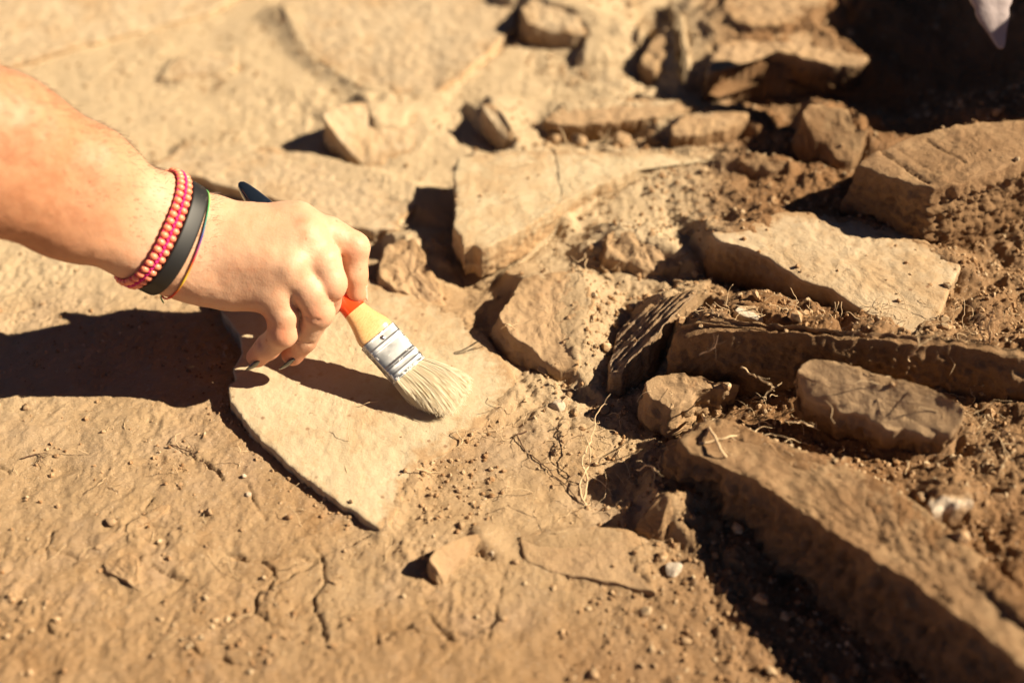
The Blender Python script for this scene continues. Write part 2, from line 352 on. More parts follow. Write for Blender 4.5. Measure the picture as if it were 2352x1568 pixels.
slab('stone', 'small upright wedge stone with a dark left side near the bottom', 'stone',
     [(1102,1224,13),(1078,1228,14.5),(1040,1240,16),(1000,1262,18),(985,1282,18),(1005,1310,12),(1018,1332,4),(1060,1290,5)],
     24, M_TAN, flare=2, jag=.7, topn=.5, sidew=1.2, bury=.35, furrow=0., seed=20, chip=.8, res=1.2)
slab('stone_slab', 'thin flush slab with a pointed corner showing through the lower middle soil', 'stone slab',
     [(1190,1230,4.5),(1280,1212,5.5),(1400,1208,6),(1462,1218,6),(1478,1260,5.5),(1495,1310,5),(1512,1362,4.5),(1450,1345,4),(1370,1330,3.5),(1290,1318,3),(1210,1290,3)],
     16, M_TAN, flare=1, jag=1.0, topn=.8, sidew=1, bury=.9, bdir=(.3, .9), film=.15, furrow=0., seed=21, chip=1.0)
slab('stone_slab', 'broad dusty slab with a dark lower edge stretching behind the wrist', 'stone slab',
     [(352,382,14),(440,405,14),(560,438,14),(640,462,14),(720,488,14),(760,498,14),(800,520,13.5),(860,530,13),(915,528,13),(925,505,14),(960,470,16),(960,420,18),(860,390,17),(700,350,16),(560,330,16),(420,330,15)],
     20, M_DUSTY, flare=-3, jag=1.4, topn=1.0, sidew=1.6, bury=.72, bdir=(.5, .86), film=.12, seed=22, chip=1.2)
slab('stone_slab', 'tilted slab with a black triangular shadow on its left side', 'stone slab',
     [(738,262,44),(762,246,44),(830,235,40),(960,250,30),(1000,300,27),(960,350,20),(880,380,15),(836,384,14),(800,345,24),(772,310,33),(752,285,40)],
     34, M_DUSTY, flare=0, jag=1.4, topn=1.2, sidew=2, bdir=(.95, .3), film=.10, slope=.25, bury=.78, seed=23, chip=1.4)
slab('stone_slab', 'large flat slab at the top middle with a bright right edge', 'stone slab',
     [(640,10,30),(760,-20,32),(1000,-25,36),(1180,5,38),(1190,22,38),(1180,60,37),(1130,110,35),(1080,160,32),(1000,215,28),(900,225,25),(800,190,24),(700,120,25)],
     26, M_DUSTY, flare=2, jag=1.6, topn=1.2, sidew=2, bury=1.0, bdir=(-.95, -.5), film=.10, seed=24, chip=1.6)
slab('stone', 'low stone with a slanting shadow right of the top middle slab', 'stone',
     [(1192,20,56),(1230,-10,60),(1330,-20,62),(1380,30,56),(1350,80,46),(1276,78,44),(1240,62,48),(1212,48,52)],
     34, M_DUSTY, flare=2, jag=1.5, topn=2, sidew=2.5, bdir=(.95, .3), film=.08, slope=.2, bury=.92, seed=25, chip=2)
slab('stone_slab', 'broad slab with a long thin crack line at the top left corner', 'stone slab',
     [(-150,195,19),(0,152,19),(120,120,19),(250,85,19),(380,52,19),(480,28,19),(560,-20,20),(300,-70,20),(-200,-60,20)],
     14, M_DUSTY, flare=-3, jag=1.2, topn=1.2, sidew=1.5, bury=.6, bdir=(.2, .97), film=.12, seed=26, chip=1.2)
slab('stone_slab', 'dusty pale slab edge catching light above the forearm', 'stone slab',
     [(400,130,20),(480,120,22),(545,140,22),(540,155,21),(480,178,18),(420,190,16),(360,180,16)],
     14, M_DUSTY, flare=1, jag=1.2, topn=1.0, sidew=1.5, bury=1.0, bdir=(-.9, -.3), film=.12, seed=27, chip=1.2)
slab('stone', 'curved narrow stone with a dark left groove above the propped slab', 'stone',
     [(1104,242,48),(1125,236,49),(1150,250,48),(1175,290,42),(1176,318,34),(1160,320,33),(1140,290,40),(1118,262,45)],
     30, M_DUSTY, flare=0, jag=1.2, topn=1.2, sidew=2, bdir=(.95, .3), film=.1, slope=.3, bury=.78, seed=28, chip=1.4)
slab('stone', 'brown lump wedged in the soil between the bright flat stone and the grooved block', 'stone',
     [(1700,362,58),(1740,350,60),(1790,362,60),(1815,380,56),(1790,395,52),(1730,392,50)],
     22, M_BROWN, flare=5, jag=1.5, topn=2, sidew=3, bury=.8, seed=29, chip=2)
slab('stone', 'small upright crumbly stone at the left foot of the long heavy block', 'stone',
     [(1452,1218,4),(1470,1190,12),(1500,1160,24),(1528,1130,30),(1540,1150,28),(1530,1185,20),(1520,1220,10),(1490,1235,4)],
     22, M_BROWN, flare=3, jag=1.6, topn=2, sidew=3, bury=.3, seed=30, chip=1.6, res=1.3)
slab('stone', 'tan rubble stone in the upper right beside the arched slab', 'stone',
     [(1490,100,54),(1520,70,58),(1565,75,58),(1570,110,52),(1540,150,46),(1500,170,42),(1470,140,46)],
     26, M_TAN, flare=6, jag=1.8, topn=2.5, sidew=3, bdir=(.95, .3), film=.1, slope=.3, bury=.82, seed=31, chip=2)
slab('stone', 'chalky white lump on the soil behind the long heavy block', 'stone',
     [(2128,1150,48),(2150,1128,52),(2190,1112,54),(2228,1118,54),(2232,1140,51),(2205,1160,49),(2180,1172,47),(2140,1178,46)],
     14, M_CHALK, flare=2, jag=1.6, topn=2.5, sidew=2, bury=.7, seed=32, chip=1.8, res=1.3)
slab('stone', 'narrow pale sliver lying in the clay at lower left', 'stone',
     [(212,1256,2.5),(262,1222,3.5),(320,1190,4),(372,1160,4),(392,1160,4),(378,1178,3),(330,1205,3),(270,1238,2),(225,1262,1.5)],
     7, M_TAN, flare=1, jag=.5, topn=.6, sidew=.8, bury=.9, bdir=(.3, .9), film=.15, furrow=0., seed=33, chip=.6, res=1.2)
slab('stone', 'pale lumpy stone flush in the clay below the sliver', 'stone',
     [(236,1292,2),(262,1284,2.6),(300,1272,3.2),(318,1285,3.2),(316,1320,2.6),(322,1356,1.2),(300,1340,1.6),(262,1320,1.6),(240,1312,1)],
     9, M_TAN, flare=1, jag=.9, topn=1.6, sidew=1, bury=.9, bdir=(.3, .9), film=.15, furrow=0., seed=34, chip=.9, res=1.2)


# ------------------------------------------------------------------ the ground
CTRL = [(0,600,0),(0,1000,0),(0,1400,0),(300,1500,0),(700,1500,0),(1100,1450,0),(1500,1500,-3),(400,1100,2),(700,1300,0),(450,950,3),
 (200,800,0),(250,650,0),(450,760,-2),(-300,1200,0),(-400,700,0),(600,1700,0),(1300,1700,-4),
 (700,800,-5),(900,950,-3),(800,1000,-3),(650,900,-4),(800,700,-4),(1000,800,-4),(900,1100,-2),(560,700,-4),
 (1230,900,8),(1100,1060,8),(1000,1210,3),(1250,1000,7),(1150,1150,5),(920,1250,2),(1000,1100,5),(1180,960,8),
 (1300,900,6),(1350,1000,6),(1450,1100,-8),(1420,1000,0),(1500,1060,-4),(1500,1250,1),(1650,1250,0),(1700,1350,-8),(1850,1450,-14),(2050,1560,-16),(1450,1200,3),
 (1300,1250,2),(1600,1450,-4),
 (1700,960,26),(1900,1030,30),(2050,1060,34),(2150,1120,38),(2200,1190,42),(2300,1300,42),(2330,1150,46),
 (1400,930,2),(1300,950,3),(1620,970,8),(1700,930,20),(1560,900,4),
 (600,1075,5),(700,1150,5),(820,1218,5),(520,960,4),(1600,1150,14),(1680,1200,14),(1760,1270,2),(1590,600,14),(1600,720,26),(1700,690,40),(1850,720,46),(2250,650,52),(2300,720,55),(2352,860,52),(2280,1000,44),(1800,830,36),(1650,840,22),(1560,850,0),(2250,880,40),(1750,900,30),(2000,820,52),
 (1500,650,18),(1600,620,26),(1650,680,32),(1330,640,20),(1200,640,14),(1150,660,6),(1020,650,-6),(985,600,-5),(1010,520,-4),(960,500,12),
 (1080,740,4),(1130,790,3),(1250,880,6),(1400,850,8),(1480,820,8),(1380,760,12),(1450,620,24),(1500,480,38),(1600,410,44),(1650,372,46),(1560,392,45),(1700,480,44),(1380,500,32),(1290,560,22),
 (1250,315,22),(1400,325,22),(1550,325,30),(1700,320,42),(1050,340,22),(900,300,20),(800,400,12),(600,300,12),(300,250,12),(100,300,10),(900,450,12),(1000,400,17),
 (0,200,12),(300,100,14),(700,150,18),(1000,250,22),(1200,180,28),(1400,150,32),(1500,100,36),(1000,50,20),
 (350,440,1),(600,500,1),(850,560,1),(930,570,0),(700,600,0),(200,480,1),
 (1500,200,36),(1650,235,24),(1700,215,20),(1800,215,24),(1900,215,28),(2000,235,32),(2100,200,40),(1760,285,34),(1800,120,52),(1900,330,56),(2050,280,58),(2200,200,48),(2352,200,80),(2100,60,76),(1800,50,58),(2352,0,95),
 (1750,400,48),(1900,430,54),(1850,480,50),(2250,560,44),(2330,580,48),(2100,560,44),(2000,500,44),(2420,450,70),(1600,560,30)]
CP = np.array([at(*c) for c in CTRL])
def base_height(x, y):
    num = np.zeros_like(x); den = np.zeros_like(x)
    for c in CP:
        d2 = (x-c[0])**2+(y-c[1])**2
        k = np.exp(-d2/(2*.030**2))+3e-4/(1+(d2/.01)**2); num += k*c[2]; den += k
    return num/den
CRACKS = [[(-40,160,0),(120,118,0),(250,84,0),(380,52,0),(500,22,0)],[(915,1258),(1010,1290),(1075,1272),(1130,1290)],[(690,1245),(720,1262),(740,1290),(700,1310),(640,1345),(600,1360),(590,1400),(625,1440),(690,1450),(780,1445)],
 [(520,1275),(600,1285),(680,1285),(740,1280),(850,1240)],[(430,1050),(480,1075),(520,1110)],[(440,1395),(400,1410),(385,1450)],[(345,1300),(400,1325),(430,1330)],
 [(870,1480),(860,1420),(890,1390)],[(1150,1350),(1130,1440),(1100,1520)],[(80,1255),(140,1265),(190,1290)],[(740,1290),(745,1345),(720,1390),(740,1440),(745,1480)],
 [(1130,1430),(1060,1480),(1010,1530)],[(0,1075),(15,1080),(18,1090)],[(820,1460),(880,1450),(940,1440)],[(560,1110),(600,1180),(615,1200)]]
_rc = np.random.RandomState(21)
for _ in range(10):
    x0, y0 = _rc.uniform(60, 1150), _rc.uniform(1180, 1540); a0 = _rc.uniform(0, 6.3); L = [(x0, y0)]
    for _k in range(_rc.randint(3, 7)): a0 += _rc.normal(0, .6); x0 += 34*math.cos(a0); y0 += 20*math.sin(a0); L.append((x0, y0))
    CRACKS.append(L)
def axis(lo, hi, step, far):
    a = np.arange(lo, hi, step); out = []; s = step; v = hi
    while v < far: out.append(v); s *= 1.25; v += s
    neg = []; s = step; v = lo
    while v > -far: s *= 1.25; v -= s; neg.append(v)
    return np.concatenate([neg[::-1], a, out])
gx = axis(-.56, .58, .00125, 40); gy = axis(.29, 1.22, .00125, 40)
GX, GY = np.meshgrid(gx, gy)
inner = sstep(3, .9, np.hypot(GX, GY-.7))
def img(x, y, z=0):                                              # image position of ground points, used only to lay out soil zones
    q = np.stack([x, y, z-CAMH+0*x], -1); wv = q@FW; wv = np.where(wv < .05, .05, wv)
    return 1176+FPX*(q@RX)/wv, 784-FPX*(q@UP)/wv
H = base_height(GX, GY)
right = sstep(.0, .14, GX+.10*(GY-.55)); far_l = sstep(.68, .80, GY)*sstep(.25, .05, GX)
def inside_poly(x, y, Q):
    c = np.zeros(x.shape, bool); j = len(Q)-1
    for i in range(len(Q)):
        cond = ((Q[i, 1] > y) != (Q[j, 1] > y)) & (x < (Q[j, 0]-Q[i, 0])*(y-Q[i, 1])/(Q[j, 1]-Q[i, 1]+1e-12)+Q[i, 0]); c ^= cond; j = i
    return c
ONST = np.zeros(GX.shape)                                        # 1 under a stone
def heap(d):                                                     # soil banked against the far and right sides, a furrow along the others
    global H
    Q, N = d['Q'][::2], d['N'][::2]; pad = .035
    ix = np.where((gx > Q[:, 0].min()-pad) & (gx < Q[:, 0].max()+pad))[0]; iy = np.where((gy > Q[:, 1].min()-pad) & (gy < Q[:, 1].max()+pad))[0]
    I = np.ix_(iy, ix); x, y = GX[I], GY[I]; best = np.full(x.shape, 9.); bz = np.zeros(x.shape); bn = np.zeros(x.shape)
    for q, nn in zip(Q, N):
        dd = (x-q[0])**2+(y-q[1])**2; m = dd < best; best[m] = dd[m]; bz[m] = q[2]; bn[m] = nn[0]*d['bdir'][0]+nn[1]*d['bdir'][1]
    dist = np.sqrt(best); ins = inside_poly(x, y, Q)
    nz = fbm(x*26+d['so'], y*26, octv=2)
    b = np.clip(bn*1.3+(d['bury']-.5)*2.4+.55*nz+.1, 0, 1); b = b*b*(3-2*b)
    h0 = H[I]; slope = d['slope']
    tgt = np.where(ins, bz+.0012*nz+.0008*fbm(x*120, y*120, octv=2)+.0010-dist*d['film']-(1-b)*.03, bz-.0010+.0025*nz-dist*slope*(1+.4*nz)-(1-b)*.8*np.maximum(bz-h0, 0)-(1-b)*.004)
    lift = np.clip((tgt-h0)*b, 0, None)
    for _ in range(5):
        L2 = lift.copy(); L2[1:-1] = .5*lift[1:-1]+.25*(lift[2:]+lift[:-2]); L3 = L2.copy(); L3[:, 1:-1] = .5*L2[:, 1:-1]+.25*(L2[:, 2:]+L2[:, :-2]); lift = L3
    H[I] = h0+lift-(~ins)*(1-b)*.0028*d['furrow']*np.exp(-(dist/.005)**2)
    ONST[I] = np.maximum(ONST[I], ins*1.0)
for d in SPEC: heap(d)
IX, IY = img(GX, GY, H)
bankz = sstep(1000, 1150, IX)*sstep(1750, 1600, IX)*sstep(700, 620, IY)
rough = np.clip(.22+.78*np.maximum(right, sstep(.1, .6, fbm(GX*7+3, GY*7))*.5)-.25*far_l, 0, 1)*(1-.6*ONST)*(1-.55*bankz)
def billow(x, y, o): 
    r = 0; a = 1.; f = 1.
    for i in range(o): r = r+a*np.abs(perlin(x*f+5*i, y*f-7*i)); a *= .56; f *= 2.07
    return r
wx = GX+.006*perlin(GX*30, GY*30); wy = GY+.006*perlin(GX*30+7, GY*30)
H += .0042*fbm(GX*14, GY*14, octv=3)*(.35+.8*right)*(1-.8*ONST)
H += .0080*(billow(wx*26, wy*26, 5)-.45)*rough*sstep(-.25, .35, fbm(GX*9+4, GY*9, octv=2)+right*.5)
H += .0012*fbm(GX*75, GY*75+5, octv=5, gain=.74)*(.45+1.3*rough)+.0024*(billow(GX*7+2, GY*7, 3)-.4)*(1-.7*right)*(1-.8*ONST)
# scraped, wavy clay: long shallow strokes running up to the right
u_ = GX*.80+GY*.60; v_ = -GX*.60+GY*.80
H += (.0007*np.abs(fbm(u_*14+4, v_*46, octv=3))+.00035*fbm(u_*40, v_*160, octv=3))*(1-.7*right)
patch = sstep(.15, .55, fbm(GX*15-3, GY*15+2, octv=3)+.35*right+.10)
H += .0016*np.maximum(0, fbm(GX*330, GY*330, octv=2))*(.25+patch)+.0012*np.maximum(0, perlin(GX*170, GY*170))*patch
pit = sstep(.46, .8, perlin(GX*48+5, GY*48)); H -= .0045*pit*rough
for ck in CRACKS:
    P = spline(np.array([at(c[0], c[1], 12 if len(c) > 2 else 0) for c in ck]), 5); P[:, :2] += np.stack([perlin(P[:, 0]*160, P[:, 1]*160), perlin(P[:, 0]*160+9, P[:, 1]*160)], 1)*.0025
    d = np.full(GX.shape, 9.0)
    ix = (gx > P[:, 0].min()-.01) & (gx < P[:, 0].max()+.01); iy = (gy > P[:, 1].min()-.01) & (gy < P[:, 1].max()+.01)
    I = np.ix_(iy, ix); dd = polydist(GX[I], GY[I], P[:, :2])
    H[I] -= (.0026 if len(ck[0]) == 2 else .008)*np.exp(-(dd/((.0007 if len(ck[0]) == 2 else .0028)+.0003*perlin(GX[I]*120, GY[I]*120)))**2)*np.clip(1+1.6*perlin(GX[I]*45, GY[I]*45), .15, 1.3)
H = H*inner
V = np.stack([GX, GY, H], -1).reshape(-1, 3)
ny, nx = GX.shape; idx = np.arange(ny*nx).reshape(ny, nx)
F = np.stack([idx[:-1, :-1], idx[:-1, 1:], idx[1:, 1:], idx[1:, :-1]], -1).reshape(-1, 4)
gm = mesh_of('ground', V, F, M_SOIL)
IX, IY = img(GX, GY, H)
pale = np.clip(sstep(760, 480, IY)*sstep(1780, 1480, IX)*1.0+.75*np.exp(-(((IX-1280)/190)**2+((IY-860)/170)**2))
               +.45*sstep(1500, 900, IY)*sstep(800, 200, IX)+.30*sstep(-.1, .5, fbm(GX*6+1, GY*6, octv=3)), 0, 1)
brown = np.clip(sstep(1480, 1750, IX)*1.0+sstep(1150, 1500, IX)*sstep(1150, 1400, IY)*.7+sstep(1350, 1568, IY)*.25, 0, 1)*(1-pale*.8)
for nm, a in (('pale', pale), ('brown', brown)):
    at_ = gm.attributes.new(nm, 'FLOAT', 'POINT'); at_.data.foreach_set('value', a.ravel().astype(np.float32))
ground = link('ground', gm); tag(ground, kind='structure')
def gz(x, y):
    i = np.clip(np.searchsorted(gx, x)-1, 0, nx-2); j = np.clip(np.searchsorted(gy, y)-1, 0, ny-2)
    u = (x-gx[i])/(gx[i+1]-gx[i]); v = (y-gy[j])/(gy[j+1]-gy[j])
    return (H[j, i]*(1-u)+H[j, i+1]*u)*(1-v)+(H[j+1, i]*(1-u)+H[j+1, i+1]*u)*v

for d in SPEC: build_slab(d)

# the trench bank beyond the right edge: it throws the big shadow of the upper right corner
def bank():
    us = np.linspace(0, 1, 260)**1.6; vs_ = np.linspace(0, 1, 40); V = []
    for v in vs_:
        for u in us: V.append((.505+v*.30+.02*math.sin(u*19), .725+u*2.4, .0))
    V = np.array(V); n = len(us)
    v = np.repeat(vs_, n); u = np.tile(us, len(vs_))
    h = np.sin(np.clip(v*2.6, 0, 1)*math.pi/2)*(.36+.11*u+.05*fbm(V[:, 1]*9, V[:, 0]*3))*sstep(0, .012, u)*sstep(1.0, .9, v)
    V[:, 2] = -.03+h+.03*fbm(V[:, 0]*12, V[:, 1]*12, octv=4)*sstep(0, .3, h)
    V[:, 0] += .02*fbm(V[:, 1]*14, V[:, 2]*14+3, octv=4)
    idx = np.arange(len(V)).reshape(len(vs_), n)
    F = np.stack([idx[:-1, :-1], idx[1:, :-1], idx[1:, 1:], idx[:-1, 1:]], -1).reshape(-1, 4)[:, ::-1]
    me = mesh_of('earth_bank', V, F.copy(), M_SOIL)
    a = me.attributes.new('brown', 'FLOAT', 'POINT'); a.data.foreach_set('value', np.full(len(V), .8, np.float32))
    me.attributes.new('pale', 'FLOAT', 'POINT')
    tag(link('earth_bank', me), kind='structure')
bank()

# ------------------------------------------------------------------ the hand and forearm (signed distance field, meshed with surface nets)
J = {}
def cone(a, ra, b, rb): return (np.asarray(a), ra*.001, np.asarray(b), rb*.001)
def sd_cone(P, c):
    a, ra, b, rb = c; ba = b-a; L = ba@ba; pa = P-a
    t = np.clip((pa@ba)/L, 0, 1); return np.linalg.norm(pa-t[..., None]*ba, axis=-1)-(ra+(rb-ra)*t)
def smin(a, b, k): h = np.clip(.5+.5*(b-a)/k, 0, 1); return b+(a-b)*h-k*h*(1-h)
E0, E1 = W(-420,120,.55)*3.2-W(22,311,.628)*2.2, W(-450,230,.55)*3.2-W(-22,403,.628)*2.2
ARM = [cone(E0, 40, W(-420,120,.55), 36), cone(E1, 39, W(-450,230,.55), 35), cone(W(-420,120,.55), 36, W(22,311,.628), 29.5), cone(W(-450,230,.55), 35, W(-22,403,.628), 29),
       cone(W(22,311,.628), 29.5, W(201,398,.662), 24.5), cone(W(-22,403,.628), 29, W(159,486,.662), 25),
       cone(W(201,398,.662), 24.5, W(368,482,.692), 16.5), cone(W(159,486,.662), 25, W(325,566,.690), 18),
       cone(W(368,482,.692), 16.5, W(470,508,.704), 13.5), cone(W(325,566,.690), 18, W(405,610,.696), 16)]
MC = [cone(W(458,508,.706), 14, W(680,515,.712), 12.5), cone(W(440,550,.698), 15, W(700,552,.700), 12.5),
      cone(W(425,585,.696), 15, W(662,612,.694), 12.5), cone(W(408,615,.698), 15, W(628,674,.702), 11.5),
      cone(W(500,560,.712), 14, W(640,560,.716), 11), cone(W(405,610,.708), 14, W(600,655,.712), 12),
      cone(W(680,515,.713), 12, W(628,670,.701), 11)]
MC += [cone(W(480,575,.712), 15, W(600,620,.726), 13), cone(W(600,620,.726), 13, W(690,650,.734), 11), cone(W(500,560,.722), 13, W(610,580,.745), 12)]
MC += [cone(W(688,562,.735), 12, W(730,610,.742), 11)]
THUMB = [cone(W(470,530,.722), 14, W(590,545,.752), 14), cone(W(590,545,.752), 12.5, W(700,590,.768), 10.5), cone(W(700,590,.768), 10.5, W(775,665,.757), 9)]
INDEX = [cone(W(684,520,.713), 12, W(755,540,.714), 11.3), cone(W(755,540,.714), 11.3, W(814,567,.716), 9.8), cone(W(814,567,.716), 9.2, W(814,628,.724), 8.4), cone(W(814,628,.724), 8.3, W(819,671,.729), 7.4)]
MIDDLE = [cone(W(704,554,.702), 12.5, W(740,600,.702), 11.6), cone(W(740,600,.702), 11.6, W(759,650,.704), 10.4), cone(W(759,650,.704), 9.6, W(752,695,.726), 8.6), cone(W(752,695,.726), 8.6, W(766,690,.748), 7.6)]
RING = [cone(W(668,614,.697), 12, W(712,670,.700), 10.6), cone(W(712,670,.700), 10.6, W(733,718,.705), 9.6), cone(W(733,718,.705), 9.0, W(697,779,.720), 8.3), cone(W(697,779,.720), 8.2, W(672,815,.730), 7.2)]
LITTLE = [cone(W(632,676,.702), 11.2, W(648,722,.703), 9.7), cone(W(648,722,.703), 9.7, W(650,765,.707), 9.3), cone(W(650,765,.707), 8.6, W(616,797,.718), 7.9), cone(W(616,797,.718), 7.8, W(591,818,.727), 6.9)]
KNOB = [(W(712,532,.704), 8, 10), (W(690,600,.697), 6, 10), (W(388,450,.695), 9, 14), (W(470,640,.702), 15, 12), (W(540,655,.706), 14, 12)]
CREASE = []                                                      # flexion creases: point pairs, depth, width (mm)
def seg(a, b, d=.7, wd=1.1): CREASE.append((a, b, d*.001, wd*.001))
DCR = [[(758,592,.712),(785,590,.710),(815,588,.712)],[(800,628,.717),(826,624,.718)],[(693,705,.705),(708,728,.698),(735,738,.696)],
       [(600,735,.700),(620,732,.698),(636,738,.696)],[(690,778,.712),(716,790,.712)],[(600,782,.712),(622,800,.712)],
       [(583,715,.700),(602,728,.698)],[(600,790,.71),(612,775,.71)],[(762,597,.712),(772,585,.708)],[(650,690,.700),(690,712,.700)]]
def fmin(P, L, k):
    r = None
    for c in L:
        d = sd_cone(P, c); r = d if r is None else smin(r, d, k)
    return r
def sdf(P):
    palm = fmin(P, MC, .011); arm = fmin(P, ARM, .018); palm = smin(palm, arm, .014)
    th = fmin(P, THUMB, .006); palm = smin(palm, th, .010)
    r = palm; fs = None
    for L in (INDEX, MIDDLE, RING, LITTLE):
        d = fmin(P, L, .0028); fs = d if fs is None else smin(fs, d, .0012)
    r = smin(palm, fs, .0042)
    for c, rad, k in KNOB: r = smin(r, np.linalg.norm(P-c, axis=-1)-rad*.001, k*.001)
    return r
def detail(P):                                                   # small relief along the surface
    d = .0005*fbm(P[:, 0]*60, P[:, 1]*60, P[:, 2]*60, octv=3)+.00012*fbm(P[:, 0]*420, P[:, 1]*420, P[:, 2]*420, octv=2)
    for pl in DCR:
        Q = [W(*q) for q in pl]
        for a, b in zip(Q[:-1], Q[1:]):
            ab = b-a; t = np.clip(((P-a)@ab)/(ab@ab), 0, 1); q = np.linalg.norm(P-a-t[:, None]*ab, axis=1)
            d -= .0011*np.exp(-(q/.0013)**2)
    for c, ax_, r in ((W(655,768,.698), W(650,765,.703)-W(643,722,.701), .011), (W(738,722,.696), W(733,718,.701)-W(712,670,.698), .011), (W(826,566,.711), W(814,567,.716)-W(755,540,.714), .011), (W(430,600,.683), W(470,640,.70)-W(405,610,.696), .022), (W(420,640,.69), W(470,660,.70)-W(405,640,.696), .018)):
        ax_ = ax_/np.linalg.norm(ax_); q = P-c; f = np.exp(-((q**2).sum(1))/r**2)
        d -= .00028*f*np.abs(np.sin((q@ax_)*1500+2*perlin(P[:, 0]*90, P[:, 1]*90, P[:, 2]*90)))
    # tendons of the back of the hand
    for a, b in ((W(470,520,.688), W(705,530,.69)), (W(455,555,.684), W(685,595,.682)), (W(440,590,.682), W(640,655,.684))):
        ab = b-a; t = np.clip(((P-a)@ab)/(ab@ab), .05, 1); q = np.linalg.norm(P-a-t[:, None]*ab, axis=1)
        d += .0006*np.exp(-(q/.006)**2)*t
    return d
def surface_nets(h):
    allc = ARM+MC+THUMB+INDEX+MIDDLE+RING+LITTLE
    lo = np.min([np.minimum(c[0]-c[1], c[2]-c[3]) for c in allc], 0)-.008; hi = np.max([np.maximum(c[0]+c[1], c[2]+c[3]) for c in allc], 0)+.008
    lo[0] = -.46                                                 # forearm goes on out of the frame and is cut there
    n = ((hi-lo)/h).astype(int)+2
    H3 = 8; nc = n//H3+2                                         # coarse pass, then only blocks near the surface
    grid = np.full(tuple(nc*H3+1), 1.0, np.float32)
    ci = np.stack(np.meshgrid(*[np.arange(k) for k in nc], indexing='ij'), -1).reshape(-1, 3)
    cc = lo+(ci+.5)*H3*h; dc = sdf(cc); near = np.abs(dc) < H3*h*1.1+.004
    off = np.stack(np.meshgrid(*[np.arange(H3+1)]*3, indexing='ij'), -1).reshape(-1, 3)
    for i in np.where(~near & (dc < 0))[0]:
        a = ci[i]*H3; grid[a[0]:a[0]+H3+1, a[1]:a[1]+H3+1, a[2]:a[2]+H3+1] = -1
    for c in np.array_split(ci[near], max(1, near.sum()//300)):
        I = (c[:, None]*H3+off[None]).reshape(-1, 3); grid[I[:, 0], I[:, 1], I[:, 2]] = sdf(lo+I*h)
    g = grid; g[0, :, :] = 1.0
    s = g < 0; N = np.array(g.shape)-1
    cnt = np.zeros(tuple(N), int); acc = np.zeros(tuple(N)+(3,)); num = np.zeros(tuple(N))
    corners = [(a, b, c) for a in (0, 1) for b in (0, 1) for c in (0, 1)]
    sub = lambda A, o: A[o[0]:o[0]+N[0], o[1]:o[1]+N[1], o[2]:o[2]+N[2]]
    for o in corners: cnt += sub(s, o)
    act = (cnt > 0) & (cnt < 8); A = np.argwhere(act)
    pos = np.zeros((len(A), 3)); num = np.zeros(len(A))
    for i in range(8):
        for j in range(i+1, 8):
            o, p = np.array(corners[i]), np.array(corners[j])
            if np.abs(o-p).sum() != 1: continue
            ga = g[tuple((A+o).T)]; gb = g[tuple((A+p).T)]; m = (ga < 0) != (gb < 0)
            t = np.where(m, ga/np.where(m, ga-gb, 1), 0)
            pos += np.where(m[:, None], o+(p-o)*t[:, None], 0); num += m
    V = lo+(A+pos/num[:, None])*h
    vid = np.full(tuple(N), -1); vid[tuple(A.T)] = np.arange(len(A))
    F = []
    for ax in range(3):
        u, v = (ax+1) % 3, (ax+2) % 3
        sl = [slice(1, N[k]) for k in range(3)]; sl[ax] = slice(0, N[ax])
        s0 = s[tuple(slice(x.start, x.stop) for x in sl)]
        sh = list(sl); sh[ax] = slice(1, N[ax]+1); s1 = s[tuple(sh)]
        E_ = np.argwhere(s0 != s1)+np.array([0 if k == ax else 1 for k in range(3)])
        du = np.eye(3, dtype=int)[u]; dv = np.eye(3, dtype=int)[v]
        q = np.stack([vid[tuple((E_-du-dv).T)], vid[tuple((E_-dv).T)], vid[tuple(E_.T)], vid[tuple((E_-du).T)]], 1)
        flip = ~s[tuple(E_.T)]; q[flip] = q[flip][:, ::-1]; F.append(q)
    F = np.concatenate(F); F = F[(F >= 0).all(1)]
    return V, F
HV, HF = surface_nets(.0016)
def grad(P, e=.0004):
    g = np.stack([sdf(P+np.eye(3)[i]*e)-sdf(P-np.eye(3)[i]*e) for i in range(3)], -1); return g/(np.linalg.norm(g, axis=1)[:, None]+1e-9)
cutm = HV[:, 0] > -.457
for _ in range(2): HV = np.where(cutm[:, None], HV-grad(HV)*sdf(HV)[:, None], HV)
HV = HV+grad(HV)*detail(HV)[:, None]

def skin_material():
    s = NB('skin')
    big = s.noise(28, 4, .6); mid = s.noise(130, 5, .65); fine = s.noise(900, 4, .7)
    c = s.mix(s.mapr(big, .35, .65), (.58, .335, .205), (.64, .40, .26))
    c = s.mix(s.mapr(mid, .5, .75, 0, .5), c, (.60, .27, .145))
    arm = s.attr('tan'); c = s.mix(arm, c, s.mix(s.mapr(mid, .35, .7), (.36, .145, .066), (.49, .235, .122)))
    red = s.attr('red'); c = s.mix(s.math('MULTIPLY', red, .75), c, (.60, .20, .10))
    sp = s.voro(70); c = s.mix(s.mapr(sp, .10, .06, 0, .6), c, (.42, .16, .08))
    mp = s.n('ShaderNodeMapping'); mp.inputs['Rotation'].default_value = (0, 0, .5); mp.inputs['Scale'].default_value = (1, 1, 1); s.L(s.pos, mp.inputs['Vector'])
    v = s.n('ShaderNodeTexVoronoi'); v.inputs['Scale'].default_value = 750; s.L(mp.outputs[0], v.inputs['Vector'])
    n = s.bump(v.outputs['Distance'], .00014, .6); n = s.bump(fine, .00015, .5, n); n = s.bump(mid, .0004, .3, n)
    s.b.inputs['Subsurface Weight'].default_value = .12; s.b.inputs['Subsurface Radius'].default_value = (1, .35, .18)
    s.b.inputs['Subsurface Scale'].default_value = .0035
    return s.out(c, .52, n, Specular_IOR_Level=.35)
M_SKIN = skin_material()
wrist = W(400, 560, .70)
